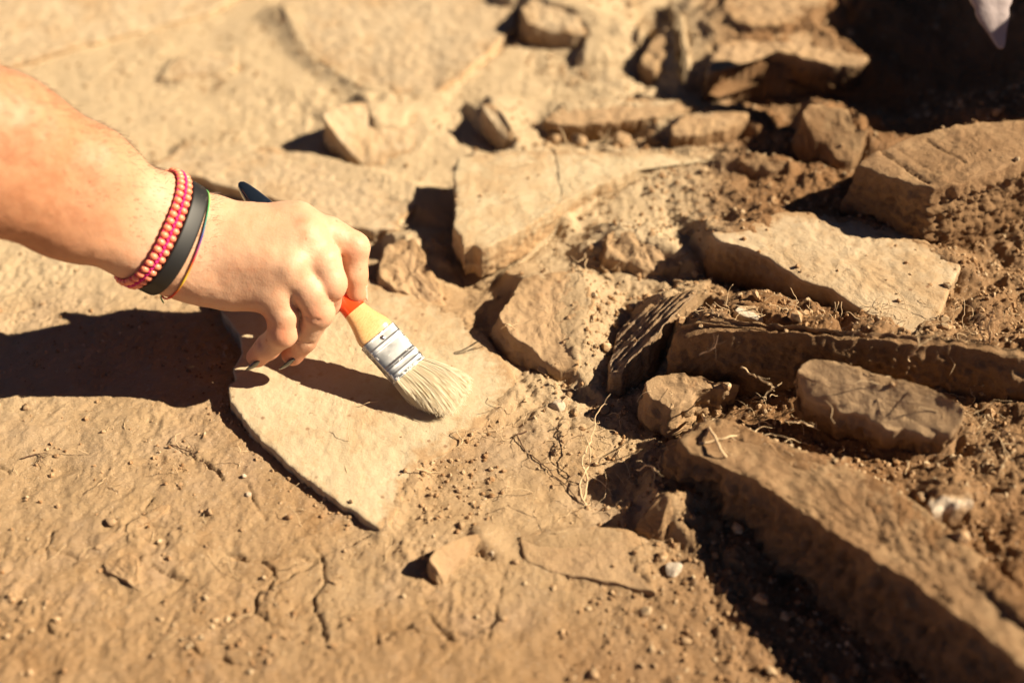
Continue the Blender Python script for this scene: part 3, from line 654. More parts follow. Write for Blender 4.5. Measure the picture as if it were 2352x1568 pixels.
person = bpy.data.objects.new('person', None); col.objects.link(person); person.location = wrist
person.empty_display_size = .02
tag(person, 'bare forearm and hand reaching in from the left, pinching a small brush', 'person')
hm = mesh_of('arm_and_hand', HV-wrist, HF.astype(np.int32), M_SKIN)
tips = [(W(819,671,.729), 14), (W(672,814,.728), 16), (W(591,817,.726), 15), (W(814,566,.711), 8), (W(762,655,.700), 7), (W(735,718,.697), 7), (W(655,770,.697), 8), (W(600,735,.70), 8)]
red = sum(np.exp(-(np.linalg.norm(HV-c, axis=1)/(r*.001))**2) for c, r in tips)*.8
tan_ = sstep(0, 1, np.clip(((wrist-HV)@((wrist-W(0, 355, .628))/np.linalg.norm(wrist-W(0, 355, .628)))-.005)/.075, 0, 1))*.85
a = hm.attributes.new('tan', 'FLOAT', 'POINT'); a.data.foreach_set('value', tan_.astype(np.float32))
a = hm.attributes.new('red', 'FLOAT', 'POINT'); a.data.foreach_set('value', np.clip(red, 0, 1).astype(np.float32))
hand = link('arm_and_hand', hm, person)

# nails
def nail(tip, fwd, out, width, length, mat, label=None, curl=.35, back=.4):
    f = fwd/np.linalg.norm(fwd); o = out-f*(out@f); o /= np.linalg.norm(o); s = np.cross(f, o)
    nu, nv = 12, 16; V = []
    for side in (0, 1):
        for i in range(nv+1):
            v = i/nv; taper = (1-.75*max(0, (v-.45)/.55)**1.8)*min(1, .75+v*1.2)
            for j in range(nu+1):
                u = (j/nu-.5)*2; ang = u*1.15*taper
                rr = width*.5
                p = tip+f*(length*(v-back))+s*math.sin(ang)*rr*1.05+o*(math.cos(ang)*rr*.8-rr*.8+.0002*(v < .1))-o*curl*length*max(0, v-.3)**2
                V.append(p-(o*.0007 if side else 0))
    m = (nu+1)*(nv+1); F = []
    for i in range(nv):
        for j in range(nu):
            a = i*(nu+1)+j; F.append((a, a+1, a+nu+2, a+nu+1)); F.append((m+a, m+a+nu+1, m+a+nu+2, m+a+1))
    rim = [j for j in range(nu+1)]+[i*(nu+1)+nu for i in range(1, nv+1)]+[nv*(nu+1)+j for j in range(nu-1, -1, -1)]+[i*(nu+1) for i in range(nv-1, 0, -1)]
    for k in range(len(rim)):
        a, b = rim[k], rim[(k+1) % len(rim)]; F.append((b, a, m+a, m+b))
    o_ = place('fingernail', V, F, mat, base=np.array(tip), parent=person)
    if label: tag(o_, label)
    return o_
M_NAILB = NB('black_nail_polish').out((.012, .011, .013), .16, Coat_Weight=.6)
M_NAILC = NB('bare_nail').out((.62, .40, .30), .25, Coat_Weight=.3)
def onto(p, off=0.0):
    p = np.array([p]); 
    for _ in range(6): p = p-grad(p)*(sdf(p)-off)[:, None]
    return p[0]
camd = lambda p: (CC-p)/np.linalg.norm(CC-p)
a_, b_ = W(616,796,.712), W(591,817,.726); f_ = b_-a_
nail(W(592,840,.724), W(573,857,.730)-W(600,833,.725), RX*.70-UP*.70, .0095, .0150, M_NAILB, 'long black polished nail of the little finger')
a_, b_ = W(697,779,.714), W(672,814,.728); f_ = b_-a_
nail(W(670,836,.727), W(656,850,.733)-W(681,826,.728), RX*.72-UP*.68, .0095, .0150, M_NAILB, 'long black polished nail of the ring finger')
a_, b_ = W(815,628,.722), W(819,671,.729); f_ = b_-a_
p_ = onto(b_+.007*(RX*.93+FW*.35)); nail(p_, f_, p_-b_, .0105, .012, M_NAILC, 'bare index nail with worn polish', curl=.1, back=.55)

# fine hairs on the forearm
def arm_hair():
    rs = np.random.RandomState(5); ok = np.where((HV[:, 0] < wrist[0]+.03) & (HV[:, 0] > -.36))[0]
    ids = rs.choice(ok, 6500); P = HV[ids]; N = grad(P); ax = W(345, 520, .69)-W(0, 355, .628); ax /= np.linalg.norm(ax)
    keep = (N@UP > -.3); P, N = P[keep], N[keep]; n = len(P)
    dirn = ax+.35*N+.35*rs.normal(size=(n, 3))+.3*UP; dirn -= N*((dirn*N).sum(1)-.35)[:, None]; dirn /= np.linalg.norm(dirn, axis=1)[:, None]
    Ln = rs.uniform(.003, .0075, n)*(.5+.5*(N@UP > .2)); side = np.cross(dirn, camd(wrist)); side /= np.linalg.norm(side, axis=1)[:, None]+1e-9
    V = []; F = []
    q = [P, P+dirn*Ln[:, None]*.5+N*Ln[:, None]*.05, P+dirn*Ln[:, None]-N*Ln[:, None]*.08]; wd = [.00007, .00005, .00002]
    V = np.stack([q[0]-side*wd[0], q[0]+side*wd[0], q[1]-side*wd[1], q[1]+side*wd[1], q[2]-side*wd[2], q[2]+side*wd[2]], 1).reshape(-1, 3)
    b = np.arange(n)*6; F = np.concatenate([np.stack([b, b+1, b+3, b+2], 1), np.stack([b+2, b+3, b+5, b+4], 1)])
    o = place('arm_hair', V, F, simple('arm_hair', (.13, .055, .025), .5), base=wrist.copy(), parent=person); tag(o, kind='stuff')
arm_hair()

# bracelets
def ring_path(top, bottom, front, n=140, off=.001):
    c = (top+bottom)/2; a = top-bottom; a /= np.linalg.norm(a); v = front-c; v -= a*(v@a); v /= np.linalg.norm(v)
    ph = np.linspace(0, 2*math.pi, n, endpoint=False); D = np.cos(ph)[:, None]*a+np.sin(ph)[:, None]*v
    t = np.full(n, .0); c0 = c
    lo = np.zeros(n); hi = np.full(n, .08)
    for _ in range(30):
        m = (lo+hi)/2; inside = sdf(c0+D*m[:, None]) < off; lo = np.where(inside, m, lo); hi = np.where(inside, hi, m)
    P = c0+D*lo[:, None]; nrm = np.cross(a, v); return P, D, nrm
def closed_tube(P, R, n=8, flat=None, nrm=None, D=None):
    m = len(P); V = []
    T = np.roll(P, -1, 0)-np.roll(P, 1, 0); T /= np.linalg.norm(T, axis=1)[:, None]
    for i in range(m):
        B = np.cross(T[i], D[i]); B /= np.linalg.norm(B); N = np.cross(B, T[i])
        for j in range(n):
            t = 2*math.pi*j/n; cx, sy = math.cos(t), math.sin(t)
            if flat: cx = math.copysign(abs(cx)**.5, cx); sy = math.copysign(abs(sy)**.5, sy)
            V.append(P[i]+B*cx*(flat or R)+N*sy*R)
    F = [(i*n+j, ((i+1) % m)*n+j, ((i+1) % m)*n+(j+1) % n, i*n+(j+1) % n) for i in range(m) for j in range(n)]
    return V, F
M_PINK = NB('magenta_cord').out((.55, .005, .16), .7); M_ROSE = NB('rose_cord').out((.60, .02, .13), .7)
M_BEAD = NB('peach_wooden_bead').out((.86, .27, .15), .35, Coat_Weight=.25)
P, D, nrm = ring_path(W(372, 404, .712), W(262, 622, .708), W(412, 530, .664), off=.0012)
v, f = closed_tube(P, .0007, 8, flat=.0042, D=D)
br = place('bead_bracelet', v, f, M_PINK, base=wrist.copy(), parent=person); tag(br, 'bracelet of two rows of peach beads on magenta cord')
T = np.roll(P, -1, 0)-np.roll(P, 1, 0); T /= np.linalg.norm(T, axis=1)[:, None]
Bv = np.cross(T, D); Bv /= np.linalg.norm(Bv, axis=1)[:, None]
cum = np.concatenate([[0], np.cumsum(np.linalg.norm(np.roll(P, -1, 0)-P, axis=1))]); total = cum[-1]; nb = int(total/.0044)
import bmesh
bm = bmesh.new(); bmesh.ops.create_uvsphere(bm, u_segments=12, v_segments=8, radius=1)
bead_me = bpy.data.meshes.new('bead'); bm.to_mesh(bead_me); bm.free(); bead_me.materials.append(M_BEAD)
bead_me.polygons.foreach_set('use_smooth', [True]*len(bead_me.polygons))
kV, kF = [], []
for k in range(nb):
    s_ = (k+.5)/nb*total; i = min(len(P)-1, int(np.searchsorted(cum, s_)-1))
    for sgn in (-1, 1):
        o = bpy.data.objects.new('bead', bead_me); col.objects.link(o); o.parent = br
        c = P[i]+Bv[i]*sgn*.0026+D[i]*.0008
        o.location = Vector(c-wrist)
        Rm = Matrix((Vector(Bv[i]), Vector(T[i]), Vector(D[i]))).transposed(); o.rotation_euler = Rm.to_euler(); o.scale = (.0026, .0021, .0021)
    for q in (-1, 1):                                            # the knotted cord between the rows
        s2 = (k+.5+q*.25)/nb*total; i2 = min(len(P)-1, int(np.searchsorted(cum, s2)-1))
        a0 = P[i2]+D[i2]*.0012-T[i2]*.0013+Bv[i2]*q*.0006; a1 = P[i2]+D[i2]*.0022; a2 = P[i2]+D[i2]*.0012+T[i2]*.0013-Bv[i2]*q*.0006
        v, f = tube([a0, a1, a2], .0009, 6); b = len(kV); kV += v; kF += [tuple(x+b for x in g) for g in f]
kn = place('knot_cord', kV, kF, M_PINK, base=wrist.copy(), parent=br); kn.location = (0, 0, 0)
for sgn in (-1, 1):
    PP = P+Bv*sgn*.0040; v, f = closed_tube(PP, .0008, 6, D=D); e = place('edge_cord', v, f, M_ROSE, base=wrist.copy(), parent=br); e.location = (0, 0, 0)
P, D, nrm = ring_path(W(422, 436, .712), W(318, 652, .704), W(438, 555, .670), off=.0012)
v, f = closed_tube(P, .0011, 16, flat=.0052, D=D)
place('rubber_wristband', v, f, NB('black_rubber').out((.007, .007, .007), .55), base=wrist.copy(), parent=person)['label'] = 'plain black rubber wristband'
P, D, nrm = ring_path(W(446, 460, .714), W(378, 655, .706), W(456, 560, .680), off=.0009)
s = NB('rainbow_thread'); tc = s.n('ShaderNodeTexCoord').outputs['Object']; sx = s.n('ShaderNodeSeparateXYZ'); s.L(tc, sx.inputs[0])
r_ = s.ramp(s.mapr(sx.outputs[2], -.035, .04), [(0, (.02, .03, .25)), (.15, (.6, .03, .02)), (.3, (.7, .06, .02)), (.42, (.75, .55, .03)), (.55, (.5, .03, .02)), (.68, (.04, .04, .25)), (.8, (.1, .4, .12)), (.92, (.75, .45, .03))])
s.n('ShaderNodeValToRGB')
v, f = closed_tube(P, .0006, 8, D=D)
th = place('thread_bracelet', v, f, s.out(r_, .7), base=wrist.copy(), parent=person); th['label'] = 'thin rainbow thread bracelet nearest the hand'
v, f = tube(spline([W(368,652,.703), W(366,664,.702), W(372,672,.702), W(370,684,.702), W(376,696,.703)], 5), .0005, 5)
tt = place('loose_thread', v, f, simple('green_thread', (.25, .5, .22), .8), base=wrist.copy(), parent=th); tt.location = (0, 0, 0)

# ------------------------------------------------------------------ the brush
END = W(550, 420, .733)
TIP = at(1018, 944, 10.2)
ba = END-TIP; BL = np.linalg.norm(ba); ba /= BL
FB, FT, NK = W(940, 853, .727), W(867, 771, .728), W(800, 695, .731)      # ferrule bottom, top, red band
brush = bpy.data.objects.new('paint_brush', None); col.objects.link(brush); brush.location = TIP
tag(brush, 'small flat bristle brush held in the fingers, sweeping the pale slab', 'brush')
ax = (FT-FB)/np.linalg.norm(FT-FB)
wdir = W(970, 820, .727)-W(905, 885, .727); wdir -= ax*(wdir@ax); wdir /= np.linalg.norm(wdir)
# roll a little so that the narrow side shows on the lower left
tdir = np.cross(ax, wdir); tdir = tdir if tdir@camd(FB) > 0 else -tdir
ROLL = math.radians(-22)
w2 = wdir*math.cos(ROLL)+tdir*math.sin(ROLL); t2 = np.cross(w2, ax); t2 = t2 if t2@camd(FB) > 0 else -t2; wdir, tdir = w2, t2
FL = np.linalg.norm(FT-FB)
def superloft(stations, c0, A, Wd, Td, n=40, e=.5):
    V = []; m = len(stations)
    for (s_, hw, ht, ex) in stations:
        for j in range(n):
            t = 2*math.pi*j/n; cx, sy = math.cos(t), math.sin(t)
            V.append(c0+A*s_+Wd*hw*math.copysign(abs(cx)**ex, cx)+Td*ht*math.copysign(abs(sy)**ex, sy))
    F = [(i*n+j, i*n+(j+1) % n, (i+1)*n+(j+1) % n, (i+1)*n+j) for i in range(m-1) for j in range(n)]
    F += [tuple(range(n-1, -1, -1)), tuple((m-1)*n+j for j in range(n))]
    return V, F
# handle: flat shoulders in the ferrule, narrow neck, swelling grip, tapered round end
hl = np.linalg.norm(END-FT); hax = (END-FT)/hl
prof = [(-.004, 12.0, 5.0), (0, 12.6, 5.6), (.003, 12.9, 6.0), (.006, 12.3, 6.1), (.010, 10.8, 6.0), (.015, 9.2, 5.8), (.020, 8.1, 5.6), (.026, 7.6, 5.4), (.031, 7.3, 5.3), (.040, 7.1, 5.4),
        (.055, 7.8, 5.8), (.075, 8.6, 6.2), (hl-.050, 9.2, 6.2), (hl-.035, 8.8, 5.8), (hl-.022, 7.4, 5.2), (hl-.012, 5.6, 4.5), (hl-.005, 3.9, 3.6), (hl-.0015, 2.6, 2.6), (hl, 1.2, 1.2)]
ps = np.array(prof); ss = np.concatenate([np.linspace(ps[i, 0], ps[i+1, 0], 5)[:-1] for i in range(len(ps)-1)]+[[hl]])
def cr1(x, xp, fp):
    return np.interp(x, xp, fp)
st = [(x, cr1(x, ps[:, 0], ps[:, 1])*.001, cr1(x, ps[:, 0], ps[:, 2])*.001, .72) for x in ss]
hwd = wdir-hax*(wdir@hax); hwd /= np.linalg.norm(hwd); htd = np.cross(hwd, hax); htd = htd if htd@camd(FT) > 0 else -htd
v, f = superloft(st, FT, hax, hwd, htd, 40)
RB0, RB1 = .0215, .0325
fm = []
for fc in f:
    x = np.mean([ (np.array(v[i])-FT)@hax for i in fc]); fm.append(0 if x < RB0 else 1 if x < RB1 else 2)
s = NB('varnished_wood'); mp = s.n('ShaderNodeMapping'); mp.inputs['Rotation'].default_value = (0, .6, -.85); s.L(s.n('ShaderNodeTexCoord').outputs['Object'], mp.inputs['Vector'])
mp2 = s.n('ShaderNodeMapping'); mp2.inputs['Scale'].default_value = (60, 500, 500); s.L(mp.outputs[0], mp2.inputs['Vector'])
g = s.noise(4, 5, .6, mp2.outputs[0]); g2 = s.noise(900, 2, .5)
cw = s.mix(s.mapr(g, .3, .7), (.62, .34, .13), (.76, .48, .22)); cw = s.mix(s.mapr(g2, .58, .7, 0, .5), cw, (.50, .22, .07))
M_WOOD = s.out(cw, .3, Coat_Weight=.5, Coat_Roughness=.15)
M_RED = NB('red_lacquer').out((.72, .055, .008), .25, Coat_Weight=.5)
s = NB('black_lacquer'); n_ = s.noise(300, 4, .7); M_BLK = s.out(s.mix(s.mapr(n_, .6, .75, 0, .15), (.008, .012, .02), (.10, .11, .13)), .18, Coat_Weight=.7)
hd = place('handle', v, f, [M_WOOD, M_RED, M_BLK], base=TIP.copy(), parent=brush, fmat=fm)
# ferrule with pressed beads
fs = [(0, 12.7, 6.1)]; 
fsta = []
for x in np.linspace(0, 1, 61):
    d = 0
    for c, hgt, wd in ((.02, .35, .02), (.13, .30, .016), (.27, .35, .018), (.78, .40, .018), (.985, .25, .02)): d += hgt*math.exp(-((x-c)/wd)**2)
    inset = -.55*(sstep(.33, .37, x)*sstep(.74, .70, x))
    fsta.append((x*FL, (12.9+d*.5+.2*x)*.001, (6.3+d+inset-.3*x)*.001, .36))
v, f = superloft(fsta, FB, ax, wdir, tdir, 72)
s = NB('tin_ferrule'); pn = s.noise(240, 5, .75); fn = s.noise(120, 3, .5)
pm = s.mapr(s.math('ADD', pn, s.math('MULTIPLY', s.math('MINIMUM', s.attr('edge'), 1.2), .13)), .645, .665)
cf = s.mix(pm, (.42, .42, .42), (.78, .77, .74)); rf = s.math('ADD', s.mapr(fn, .3, .7, .36, .5), s.math('MULTIPLY', pm, .35))
s.L(s.math('SUBTRACT', 1.0, pm), s.b.inputs['Metallic'])
M_TIN = s.out(cf, rf, s.bump(s.math('ADD', s.math('MULTIPLY', pm, .8), s.math('MULTIPLY', fn, .15)), .0003, .5))
fe = place('ferrule', v, f, M_TIN, base=TIP.copy(), parent=brush)
ea = fe.data.attributes.new('edge', 'FLOAT', 'POINT'); vals = []
for p in v:
    q = np.array(p)-FB; x = (q@ax)/FL; yy = abs(q@wdir)/.0129
    vals.append(max(math.exp(-((x-.02)/.07)**2), math.exp(-((x-1)/.05)**2)*.9, math.exp(-((x-.36)/.04)**2)*.5, math.exp(-((x-.30)/.05)**2)*.5, max(0, yy-.75)*3))
ea.data.foreach_set('value', np.array(vals, np.float32))
rv = []; rf_ = []
cR = FB+ax*FL*.88+tdir*.0061
for i in range(5):
    a = i/4*math.pi/2
    for j in range(14):
        t = 2*math.pi*j/14; rv.append(cR+(wdir*math.cos(t)+ax*math.sin(t))*.0016*math.cos(a)+tdir*.0010*math.sin(a))
rf_ = [(i*14+j, i*14+(j+1) % 14, (i+1)*14+(j+1) % 14, (i+1)*14+j) for i in range(4) for j in range(14)]
rr = place('rivet', rv, rf_, simple('rivet_metal', (.6, .6, .6), .25, Metallic=1.0), base=TIP.copy(), parent=fe); rr.location = (0, 0, 0)
# bristles
def bristles():
    rs = np.random.RandomState(3); n = 3000
    u = rs.uniform(-1, 1, n); tv = rs.uniform(-1, 1, n)
    root = FB+wdir*(u*.0118)[:, None]+tdir*(tv*.0050)[:, None]+ax*.001
    tipc = TIP+np.array([0, 0, 0.0])
    # tips spread in a fan on the slab
    tipL = at(953, 934, 10.4); tipR = at(1082, 884, 10.4)
    mid = (tipL+tipR)/2; sp_ = (tipR-tipL)/2
    frontp = at(1046, 976, 10.2)
    end = mid+sp_*(u*1.0+rs.normal(0, .05, n))[:, None]
    bow = (frontp-mid)*.9
    end = end+bow*((1-u**2)*(.75+.2*tv)+rs.normal(0, .06, n))[:, None]
    lift = np.clip(tv*.5+.5, 0, 1)*.006+rs.uniform(0, .001, n)
    end[:, 2] += lift
    L0 = np.linalg.norm(end-root, axis=1)
    c1 = root-ax*.013+wdir*(.0035+.0055*u)[:, None]+tdir*(.001+tv*.002)[:, None]; c2 = end+(c1-end)*.42+np.array([0, 0, .0015])+rs.normal(0, .0005, (n, 3))
    cut = rs.uniform(.88, 1.0, n)**.7
    Vs = []; K = 7; wd = .00016
    for k in range(K+1):
        t = (k/K)*cut; t = t[:, None]
        p = root*(1-t)**3+3*c1*t*(1-t)**2+3*c2*t*t*(1-t)+end*t**3
        p[:, 2] = np.maximum(p[:, 2], .0098)
        Vs.append(p)
    Vs = np.array(Vs); tang = Vs[-1]-Vs[0]; side = np.cross(tang, np.tile(tdir, (n, 1))+rs.normal(0, .22, (n, 3))); side /= np.linalg.norm(side, axis=1)[:, None]
    nrm = np.cross(tang, side); nrm /= np.linalg.norm(nrm, axis=1)[:, None]
    V = []
    for k in range(K+1):
        w_ = wd*(1-.5*k/K)
        for a in range(4):
            t = 2*math.pi*a/4; V.append(Vs[k]+side*w_*math.cos(t)+nrm*w_*.35*math.sin(t))
    V = np.array(V).reshape(K+1, 4, n, 3)
    idf = lambda k, a: (k*4+a)*n+np.arange(n)
    F = np.concatenate([np.stack([idf(k, a), idf(k, (a+1) % 4), idf(k+1, (a+1) % 4), idf(k+1, a)], 1) for k in range(K) for a in range(4)])
    m3 = (K+1)*4*n; cu, ct = 24, 2; core = []
    for tvv in (.55, -.55):
        for k in range(K+1):
            for j in range(cu+1):
                uu = (j/cu*2-1)*.93; r0 = FB+wdir*uu*.0118+tdir*tvv*.0050+ax*.001
                e0 = mid+sp_*uu+bow*(1-uu**2)*(.75+.2*tvv); e0 = e0+np.array([0, 0, (tvv*.5+.5)*.005])
                q1 = r0-ax*.013+wdir*(.0035+.0055*uu)+tdir*(.001+tvv*.002); q2 = e0+(q1-e0)*.42+np.array([0, 0, .0015]); t = k/K*.86
                p = r0*(1-t)**3+3*q1*t*(1-t)**2+3*q2*t*t*(1-t)+e0*t**3-tdir*.0004; p[2] = max(p[2], .0096); core.append(p)
    CF = []
    for side_ in (0, 1):
        b0 = m3+side_*(K+1)*(cu+1)
        for k in range(K):
            for j in range(cu): a0 = b0+k*(cu+1)+j; CF.append((a0, a0+1, a0+cu+2, a0+cu+1))
    F = np.concatenate([F, np.array(CF)]); Vall = np.concatenate([V.reshape(-1, 3), np.array(core)])
    s = NB('bristle'); c = s.mix(s.mapr(s.attr('tone'), 0, 1), (.86, .74, .50), (.98, .91, .74))
    m = s.out(c, .4); tr = s.n('ShaderNodeBsdfTranslucent'); s.L(c, tr.inputs[0]); mx = s.n('ShaderNodeMixShader'); mx.inputs[0].default_value = .35
    s.L(s.b.outputs[0], mx.inputs[1]); s.L(tr.outputs[0], mx.inputs[2]); s.L(mx.outputs[0], s.t.nodes['Material Output'].inputs[0])
    o = place('bristles', Vall, F, m, base=TIP.copy(), parent=brush); tag(o, kind='stuff')
    at_ = o.data.attributes.new('tone', 'FLOAT', 'POINT'); at_.data.foreach_set('value', np.concatenate([np.tile(rs.uniform(0, 1, n)**.6, (K+1)*4), np.full(len(core), .7)]).astype(np.float32))
bristles()

# ------------------------------------------------------------------ loose crumbs, pebbles, roots
def surf_z(x, y):                                                # ground or the stone lying there
    z = gz(x, y)
    for Q2, c, zm, Q in OCC:
        m = (x > Q2[:, 0].min()) & (x < Q2[:, 0].max()) & (y > Q2[:, 1].min()) & (y < Q2[:, 1].max())
        if not m.any(): continue
        ii = np.where(m)[0]; ins = inside_poly(x[ii], y[ii], Q2[::3])
        A = np.c_[Q[:, :2], np.ones(len(Q))]; co = np.linalg.lstsq(A, Q[:, 2], rcond=None)[0]
        zz = x[ii]*co[0]+y[ii]*co[1]+co[2]; z[ii] = np.where(ins, np.maximum(z[ii], zz), z[ii])
    return z
ico = bmesh.new(); bmesh.ops.create_icosphere(ico, subdivisions=1, radius=1); IV = np.array([v.co[:] for v in ico.verts]); IF = np.array([[v.index for v in f.verts] for f in ico.faces]); ico.free()
def crumbs(name, label_kind, n, rmin, rmax, zone, mat, seed, power=3.0):
    rs = np.random.RandomState(seed); x = rs.uniform(-.5, .56, n*6); y = rs.uniform(.30, 1.15, n*6)
    p = zone(x, y); k = rs.uniform(0, 1, len(x)) < p; x, y = x[k][:n], y[k][:n]; n = len(x)
    z = surf_z(x, y); r = rmin+(rmax-rmin)*rs.uniform(0, 1, n)**power
    A = rs.normal(size=(n, 3, 3)); Q, _ = np.linalg.qr(A); scl = rs.uniform(.65, 1.15, (n, 1, 3))
    V = (IV[None]*(1+.18*rs.normal(size=(n, len(IV), 1))))*scl; V = np.einsum('nij,nvj->nvi', Q, V)*r[:, None, None]
    V += np.stack([x, y, z+r*.35], -1)[:, None]
    F = (IF[None]+(np.arange(n)*len(IV))[:, None, None]).reshape(-1, 3)
    o = place(name, V.reshape(-1, 3), F, mat, smooth=False); tag(o, 'loose crumbs of dry soil scattered over the ground', kind='stuff')
    return o
s = NB('crumb_soil'); rn = s.noise(170, 2, .5); c = s.ramp(rn, [(.35, (.25, .14, .065)), (.5, (.38, .24, .13)), (.66, (.50, .38, .24))])
M_CRUMB = s.out(c, .95, s.bump(s.noise(1500, 3), .0004, .6), Specular_IOR_Level=.1)
def zoneA(x, y):
    p = .06+.6*sstep(.1, .5, perlin(x*13+2, y*13))+.45*sstep(.0, .10, x)*sstep(.9, .6, y)
    Pc = np.array([at(*q)[:2] for q in [(535,900,0),(600,1030,0),(700,1120,0),(800,1190,0)]]); p = p+1.3*np.exp(-(polydist(x, y, Pc)/.008)**2)
    for q in OCC:
        m = (x > q[0][:, 0].min()) & (x < q[0][:, 0].max()) & (y > q[0][:, 1].min()) & (y < q[0][:, 1].max()); ii = np.where(m)[0]
        ins = inside_poly(x[ii], y[ii], q[0][::4]); p[ii] = np.where(ins, p[ii]*.06, p[ii])
    return p
crumbs('soil_crumbs', '', 21000, .00035, .0020, zoneA, M_CRUMB, 1, 3.5)
crumbs('soil_crumbs', '', 700, .0014, .0048, lambda x, y: zoneA(x, y)*sstep(-.02, .1, x), M_CRUMB, 2, 2.6)
def pebble(px, py, r, mat, label, seed, group=None):
    rs = np.random.RandomState(seed); bm = bmesh.new(); bmesh.ops.create_icosphere(bm, subdivisions=3, radius=1)
    V = np.array([v.co[:] for v in bm.verts]); F = [tuple(v.index for v in f.verts) for f in bm.faces]; bm.free()
    for _ in range(7):                                           # chip facets off
        nd = rs.normal(size=3); nd /= np.linalg.norm(nd); h = rs.uniform(.55, .85); d = V@nd-h; V = np.where(d[:, None] > 0, V-nd*d[:, None], V)
    V *= 1+.07*fbm(V[:, 0]*2+seed, V[:, 1]*2, V[:, 2]*2)[:, None]; V *= np.array([1, .8, .7])*r*.001
    a = rs.uniform(0, 6.3); V[:, :2] = V[:, :2]@np.array([[math.cos(a), -math.sin(a)], [math.sin(a), math.cos(a)]])
    p = at(px, py, 0); 
    for _ in range(6):
        z = surf_z(np.array([p[0]]), np.array([p[1]]))[0]; p = at(px, py, (z+.0004*r)*1000)
    tag(place('pebble', V+p, F, mat, base=p-np.array([0, 0, .0005*r])), label, 'pebble', group or 'loose pebbles on the soil')
PEB = [(1280,930,6,M_CHALK,'pale cube shaped pebble on the crumbs right of the bristles'),(1546,1306,6,M_CHALK,'white pebble beside the pointed flush slab corner'),(1575,1470,3.4,M_TAN,'small tan pebble near the bottom right of centre'),
 (571,1134,2.2,M_CHALK,'tiny white pebble left of the brushed slab, lying in the clay'),(560,1092,2,M_CHALK,'tiny pinkish pebble beside the lower left slab edge'),(253,1198,3.8,M_TAN,'round tan pebble next to the pale sliver'),
 (1060,1205,2.6,M_TAN,'tan pebble above the small wedge stone'),(60,937,2.6,M_TAN,'lone pebble at the left edge below the hand shadow'),(1185,1290,2.2,M_TAN,'tan pebble right of the wedge stone'),
 (2115,1140,3.4,M_TAN,'tan pebble touching the left side of the chalky lump'),(2290,1140,4,M_BROWN,'brown pebble right of the chalky lump'),(1310,905,3,M_TAN,'small pebble behind the cube shaped pebble'),
 (1385,940,5,M_TAN,'tan pebble in the shade left of the flat topped stone'),(1250,850,6,M_TAN,'brownish pebble at the foot of the grey sided stone'),(1130,1270,2.0,M_CHALK,'tiny white pebble at the tip of the wedge stone'),
 (480,1175,3,M_TAN,'oval tan pebble in the clay right of the sliver'),(1700,1400,4,M_BROWN,'brown pebble near the shadow of the long heavy block'),(1275,1040,2.8,M_TAN,'small pebble among the roots in the middle'),
 (1450,835,8,M_TAN,'tan clod shaped pebble below the ribbed sliver'),(1330,322,8,M_TAN,'left round pebble in the gap below the long low slab'),(1270,318,8,M_TAN,'pebble at the left end of the gap below the long low slab'),
 (1430,322,9,M_TAN,'middle round pebble in the gap below the long low slab'),(1500,322,8,M_BROWN,'brown pebble at the right of the gap below the long low slab')]
for i, (px, py, r, m, lb) in enumerate(PEB): pebble(px, py, r, m, lb, i)
s = NB('dry_root'); rc = s.mix(s.noise(200, 3), (.50, .33, .17), (.72, .55, .34)); M_ROOT = s.out(rc, .8)
M_ROOTD = simple('dark_root', (.10, .05, .025), .85)
rsR = np.random.RandomState(44)
def root(pts, r, label, mat=M_ROOT, forks=2, lift=0.0):
    base = []
    for q in pts:
        px, py = q[0], q[1]; up = q[2] if len(q) > 2 else .5
        p = at(px, py, 0)
        for _ in range(8):
            z = surf_z(np.array([p[0]]), np.array([p[1]]))[0]; p = at(px, py, (z)*1000+up)
        base.append(p)
    P = spline(np.array(base), 7); n = len(P)
    P += np.stack([perlin(P[:, 0]*170+i*5, P[:, 1]*170, P[:, 2]*170) for i in range(3)], 1)*.0016
    R = r*.00125*np.linspace(1, .35, n); V, F = tube(P, R, 6)
    for k in range(forks):
        i = rsR.randint(n//5, n-2); d = P[min(n-1, i+2)]-P[i]; d /= np.linalg.norm(d)+1e-9; q = [P[i]]
        d = d+rsR.normal(0, .8, 3)*np.array([1, 1, .5]); 
        for _ in range(6): d = d/np.linalg.norm(d)+rsR.normal(0, .3, 3); q.append(q[-1]+d*.0022)
        v, f = tube(spline(q, 3), np.linspace(r*.0006, r*.0002, 19), 5); b = len(V); V += v; F += [tuple(x+b for x in g) for g in f]
    tag(place('root', V, F, mat, base=base[0]), label, 'root', 'dry roots sticking out of the soil')
